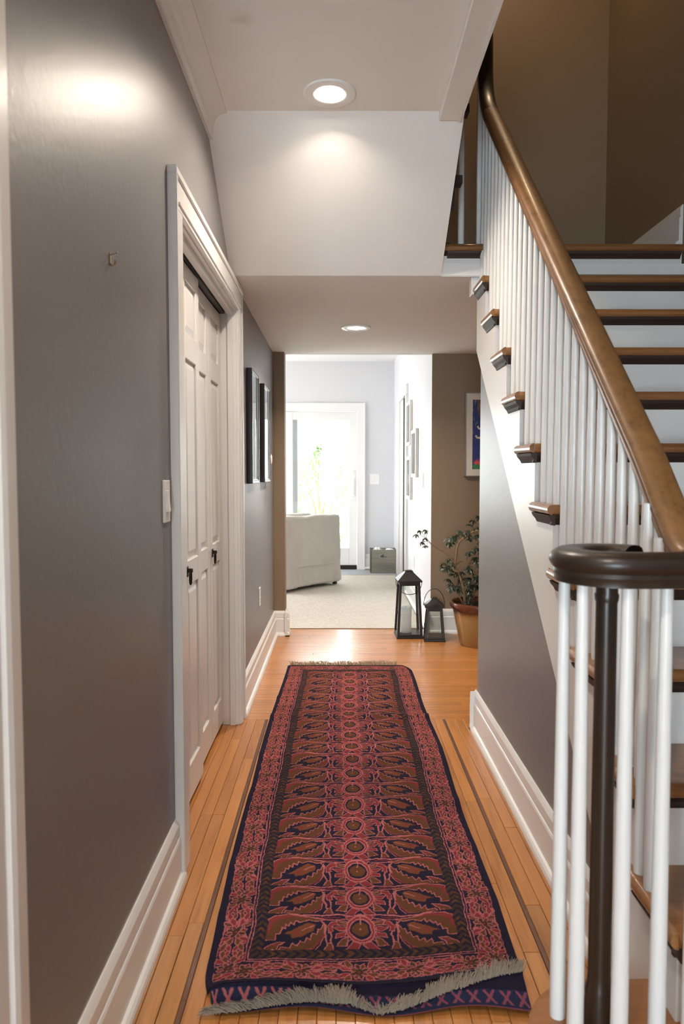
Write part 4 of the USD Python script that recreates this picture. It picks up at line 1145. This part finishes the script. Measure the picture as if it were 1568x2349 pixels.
def soft_box(x0, x1, y0, y1, z0, z1, r, flare=0.0, amp=.008, seed=0, fine=.02):
    import manifold3d as m3
    sp = m3.Manifold.sphere(r, 16)
    hull = m3.Manifold.batch_hull([sp.translate((x, y, z)) for x in (x0 + r, x1 - r) for y in (y0 + r, y1 - r) for z in (z0 + r, z1 - r)])
    mm = hull.refine_to_length(fine).to_mesh()
    v_ = np.array(mm.vert_properties[:, :3], float); f_ = np.array(mm.tri_verts)
    m = trimesh.Trimesh(v_, f_, process=False)
    nrm = m.vertex_normals
    d = amp * (meshkit.fbm(np.stack([v_[:, 0] * 5 + v_[:, 2] * 2.2, v_[:, 1] * 5, v_[:, 2] * 2.4 - v_[:, 0] * 2.0], 1), 3, seed) - .5) * 2
    v_ = v_ + nrm * d[:, None]
    k = np.clip((z0 + .26 - v_[:, 2]) / .26, 0, 1)
    cx, cy = (x0 + x1) / 2, (y0 + y1) / 2
    pleat = .010 * k * np.sin(v_[:, 0] * 46 + 3 * np.sin(v_[:, 0] * 9)) * (flare > 0)
    v_[:, 1] += np.sign(v_[:, 1] - cy) * (flare * k ** 1.5 + pleat) * (np.abs(nrm[:, 1]) > .3)
    v_[:, 0] += np.sign(v_[:, 0] - cx) * flare * .8 * k ** 1.5 * (np.abs(nrm[:, 0]) > .3)
    return v_, f_


obj('back_cover', soft_box(-.98, 0, 0, .24, .035, .836, .035, .022,   .019, 1), 'linen', ch, smooth=True)
obj('arm_cover', soft_box(-.235, -.004, .20, .92, .035, .66, .045, .02, .010, 2, .03), 'linen', ch, smooth=True)
obj('arm_cover', soft_box(-.976, -.745, .20, .92, .035, .66, .045, .02, .010, 3, .03), 'linen', ch, smooth=True)
obj('seat_cushion', soft_box(-.74, -.24, .22, .92, .28, .50, .05, 0, .010, 4, .03), 'linen', ch, smooth=True)
obj('back_cushion', soft_box(-.74, -.24, .20, .40, .46, .852, .06, 0, .010, 5, .03), 'linen', ch, smooth=True)
obj('seat_base', bx(-.93, -.05, .05, .88, .03, .29), 'linen', ch)
piping = [(x, .004 + .004 * math.sin(x * 20), .800 + .004 * math.sin(x * 11)) for x in np.linspace(-.95, -.03, 24)]
obj('piping', tube(piping, .0035, 6), 'linen', ch, smooth=40)
obj('skirt_seam', tube([(x, -.004, .262 + .006 * math.sin(x * 8)) for x in np.linspace(-.95, -.02, 24)], .004, 6), 'linen', ch, smooth=40)
for x in (-.93, -.05):
    for y in (.06, .86):
        obj('foot', bx(x - .02, x + .02, y - .02, y + .02, 0, .04, .003), 'black_metal', ch)

# wooden crate with cloths
cr = thing('wooden_crate', 'old grey green wooden crate with cloths by the glass door', 'crate', (.590, 9.66, -.012))
cw, cdp, chh = .172, .14, .318
for side, y in (('front', -cdp), ('rear', cdp - .014)):
    for (a, b) in ((0, .135), (.137, chh - .004)):
        if side == 'front' and a > 0:
            pol = sbox(-cw, a, cw, b).difference(sbox(-.045, .218, .035, .250).buffer(.004))
            obj('slat', extrude(pol, y, y + .014, 'y'), 'crate_wood', cr)
        else:
            obj('slat', bx(-cw, cw, y, y + .014, a, b, .0015), 'crate_wood', cr)
for x in (-cw, cw - .014):
    obj('end_board', bx(x, x + .014, -cdp + .0145, cdp - .0145, 0, chh, .0015), 'crate_inner', cr)
obj('crate_floor', bx(-cw + .0145, cw - .0145, -cdp + .0145, cdp - .0145, .004, .016), 'crate_inner', cr)
for x in (-cw - .001, cw - .012): obj('corner_strip', bx(x, x + .013, -cdp - .0015, -cdp - .0002, .01, chh - .012), 'crate_inner', cr)


def cloth_heap(cx, cy, cz, sx, sy, sz, seed):
    m = trimesh.creation.icosphere(4)
    v_ = m.vertices * (1 + 1.3 * (meshkit.fbm(m.vertices * [2.6, 1.6, 2.0] + 5, 4, seed)[:, None] - .5))
    v_ = np.clip(v_, -1, 1)
    return v_ * [sx, sy, sz], m.faces


for k, (x, y, lab) in enumerate(((-.078, -.03, 'crumpled white cloth in the crate, left one'), (.082, -.02, 'crumpled white cloth in the crate, right one'))):
    t = thing('folded_cloth', lab, 'cloth', (.590 + x, 9.66 + y,   .247 - .012))
    obj('fold', cloth_heap(0, 0, 0, .074, .105, .092 if k == 0 else .075, 4 + k), 'cloth_white', t, smooth=True)

# sliding glass door in the far wall
d2 = thing('door_2', 'white sliding glass door in the far wall, bright garden behind', 'door', kind='structure')
Yd = 9.93
gx0, gx1, gz0, gz1 = -.645, .135, .285, 2.065
px0, px1, pz1 = -.775, .243, 2.175
obj('frame_stile', bx(px0, gx0, Yd, Yd + .045, .045, pz1, .004), 'trim_white', d2)
obj('frame_stile', bx(gx1, px1, Yd, Yd + .045, .045, pz1, .004), 'trim_white', d2)
obj('frame_rail', bx(gx0, gx1, Yd, Yd + .045, gz1, pz1, .004), 'trim_white', d2)
obj('frame_rail', bx(gx0, gx1, Yd, Yd + .045, .045, gz0, .004), 'trim_white', d2)
obj('glass_pane', bx(gx0 - .004, gx1 + .004, Yd + .02, Yd + .026, gz0 - .004, gz1 + .004), 'pane', d2)
obj('fixed_stile', bx(-.655, -.580, Yd + .06, Yd + .10, .03, pz1, .003), 'gravel_grey', d2, label='grey edge of the fixed outer panel')
obj('fixed_frame', cat_(bx(-1.745, -1.66, Yd + .06, Yd + .10, .045, pz1, .003), bx(-1.66, -.656, Yd + .06, Yd + .10, gz1, pz1, .003), bx(-1.66, -.656, Yd + .06, Yd + .10, .045, gz0, .003)), 'trim_white', d2)
obj('glass_pane', bx(-1.664, -.652, Yd + .078, Yd + .084, gz0 - .004, gz1 + .004), 'pane', d2)
obj('sill', bx(-1.75, .245, Yd - .03, Yd + .12, -.012, .043, .003), 'bronze', d2, label='dark door sill')
obj('head_track', cat_(bx(-1.75, .245, Yd - .02, Yd + .10, pz1 + .003, 2.21)), 'trim_white', d2)
hp = [(.196, Yd - .002, 1.035), (.196, Yd - .04, 1.045), (.196, Yd - .048, 1.08), (.196, Yd - .048, 1.19), (.196, Yd - .04, 1.225), (.196, Yd - .002, 1.235)]
obj('pull_handle', tube(smooth_path(hp, 22), .008, 8), 'plastic_white', d2, smooth=40)
obj('latch', cat_(bx(.178, .214, Yd - .008, Yd, 1.0, 1.27, .003), bx(.185, .205, Yd - .02, Yd, 1.33, 1.37, .004)), 'plastic_white', d2)
obj('casing', cat_(bx(.243, .352, 9.872, 9.902, -.012, 2.185, .004), bx(-1.86, .352, 9.872, 9.902, 2.18, 2.292, .004), bx(.335, .356, 9.866, 9.902, -.012, 2.296, .003), bx(-1.86, -1.75, 9.872, 9.902, -.012, 2.18, .004)), 'trim_white', d2)
# side door in the living room's white wall
tr5 = cat_(bx(.729, .759, 7.90, 8.01, -.012, 2.20, .003), bx(.729, .759, 7.90, 8.95, 2.20, 2.31, .003), bx(.729, .759, 8.84, 8.95, -.012, 2.20, .003))
struct('trim_5', tr5, 'trim_white', 'white casing of the side door in the living room wall', 'trim')
d3 = thing('door_3', 'white side door in the living room wall, a dark gap at its edge', 'door', kind='structure')
obj('leaf', bx(.748, .756, 8.45, 8.84, .0, 2.195, .001), 'trim_white', d3)
obj('dark_gap', bx(.7555, .7565, 8.008, 8.452, .0, 2.2), 'dark_gap', d3, label='dark gap at the door edge')
# three white frames
wall_frame('picture_frame', 'upper of the two stacked white frames on the white living room wall', ('frame_white', None, 'mat_white'), 7.43, 7.85, 1.622, 2.086, .757, -1, .030, .035, .06, 'paper_grey')
wall_frame('picture_frame', 'white frame hung nearest the brown corner, between the two stacked white frames', ('frame_white', None, 'mat_white'), 6.86, 7.30, 1.288, 1.757, .757, -1, .030, .035, .06, 'paper_grey')
wall_frame('picture_frame', 'lower of the two stacked white frames on the white living room wall', ('frame_white', None, 'mat_white'), 7.41, 7.83, 1.051, 1.505, .757, -1, .030, .035, .06, 'paper_grey')

# windows that let the daylight in, outside the picture
for nm, lab, args in (('window_1', 'entry window behind the camera', ('x', -1.35, -.05, .18, 2.12, -3.15)), ('window_2', 'living room side window, out of view', ('y', 6.95, 9.45, .55, 2.35, -3.25))):
    ax, a, b, z0, z1, c = args
    t = thing(nm, lab, 'window', kind='structure')
    B = (lambda u0, u1, w0, w1: bx(u0, u1, c - .03, c + .03, w0, w1)) if ax == 'x' else (lambda u0, u1, w0, w1: bx(c - .03, c + .03, u0, u1, w0, w1))
    obj('window_frame', cat_(B(a, a + .05, z0, z1), B(b - .05, b, z0, z1), B(a, b, z0, z0 + .05), B(a, b, z1 - .05, z1), B((a + b) / 2 - .03, (a + b) / 2 + .03, z0, z1)), 'trim_white', t)

# ------------------------------------------------------------------ garden beyond the glass
struct('garden_ground', bx(-14, 14, 10.04, 40, -.35, -.22), 'outdoor_ground', 'pale garden ground outside the glass door', 'ground')


def shrub(label, x, y, h, r, n, seed):
    t = thing('garden_shrub', label, 'shrub', (x, y, -.22), group=None)
    g = np.random.default_rng(seed)
    V, Fc, off = [], [], 0
    base = leaflet(.11, .05)
    for k in range(n):
        z = g.uniform(.05, 1)
        rad = r * math.sin(math.pi * min(1, z * .8 + .18)) * math.sqrt(g.uniform(.15, 1)); a = g.uniform(0, 2 * math.pi)
        m = rot(base, [0, 1, 0], g.uniform(-50, 60)); m = rot(m, [0, 0, 1], g.uniform(0, 360))
        V.append(m.vertices + [rad * math.cos(a), rad * math.sin(a), z * h]); Fc.append(m.faces + off); off += len(m.vertices)
    obj('foliage', (np.vstack(V), np.vstack(Fc)), 'garden_leaf', t, kind='stuff')
    for k in range(5):
        a = g.uniform(0, 6.28)
        obj('branch', tube([(0, 0, 0), (.1 * math.cos(a), .1 * math.sin(a), h * .4), (.5 * r * math.cos(a), .5 * r * math.sin(a), h * .85)], [.03, .02, .008], 6), 'bark', t)


shrub('tall loose shrub in the middle of the garden behind the glass door', -.42, 15.0, 2.1, .85, 1100, 1)
shrub('low bushy shrub to the right behind the glass door', 1.05, 13.6, 1.15, .70, 800, 2)
shrub('low bushy shrub to the left behind the armchair and the glass door', -.95, 13.4, .95, .62, 700, 3)
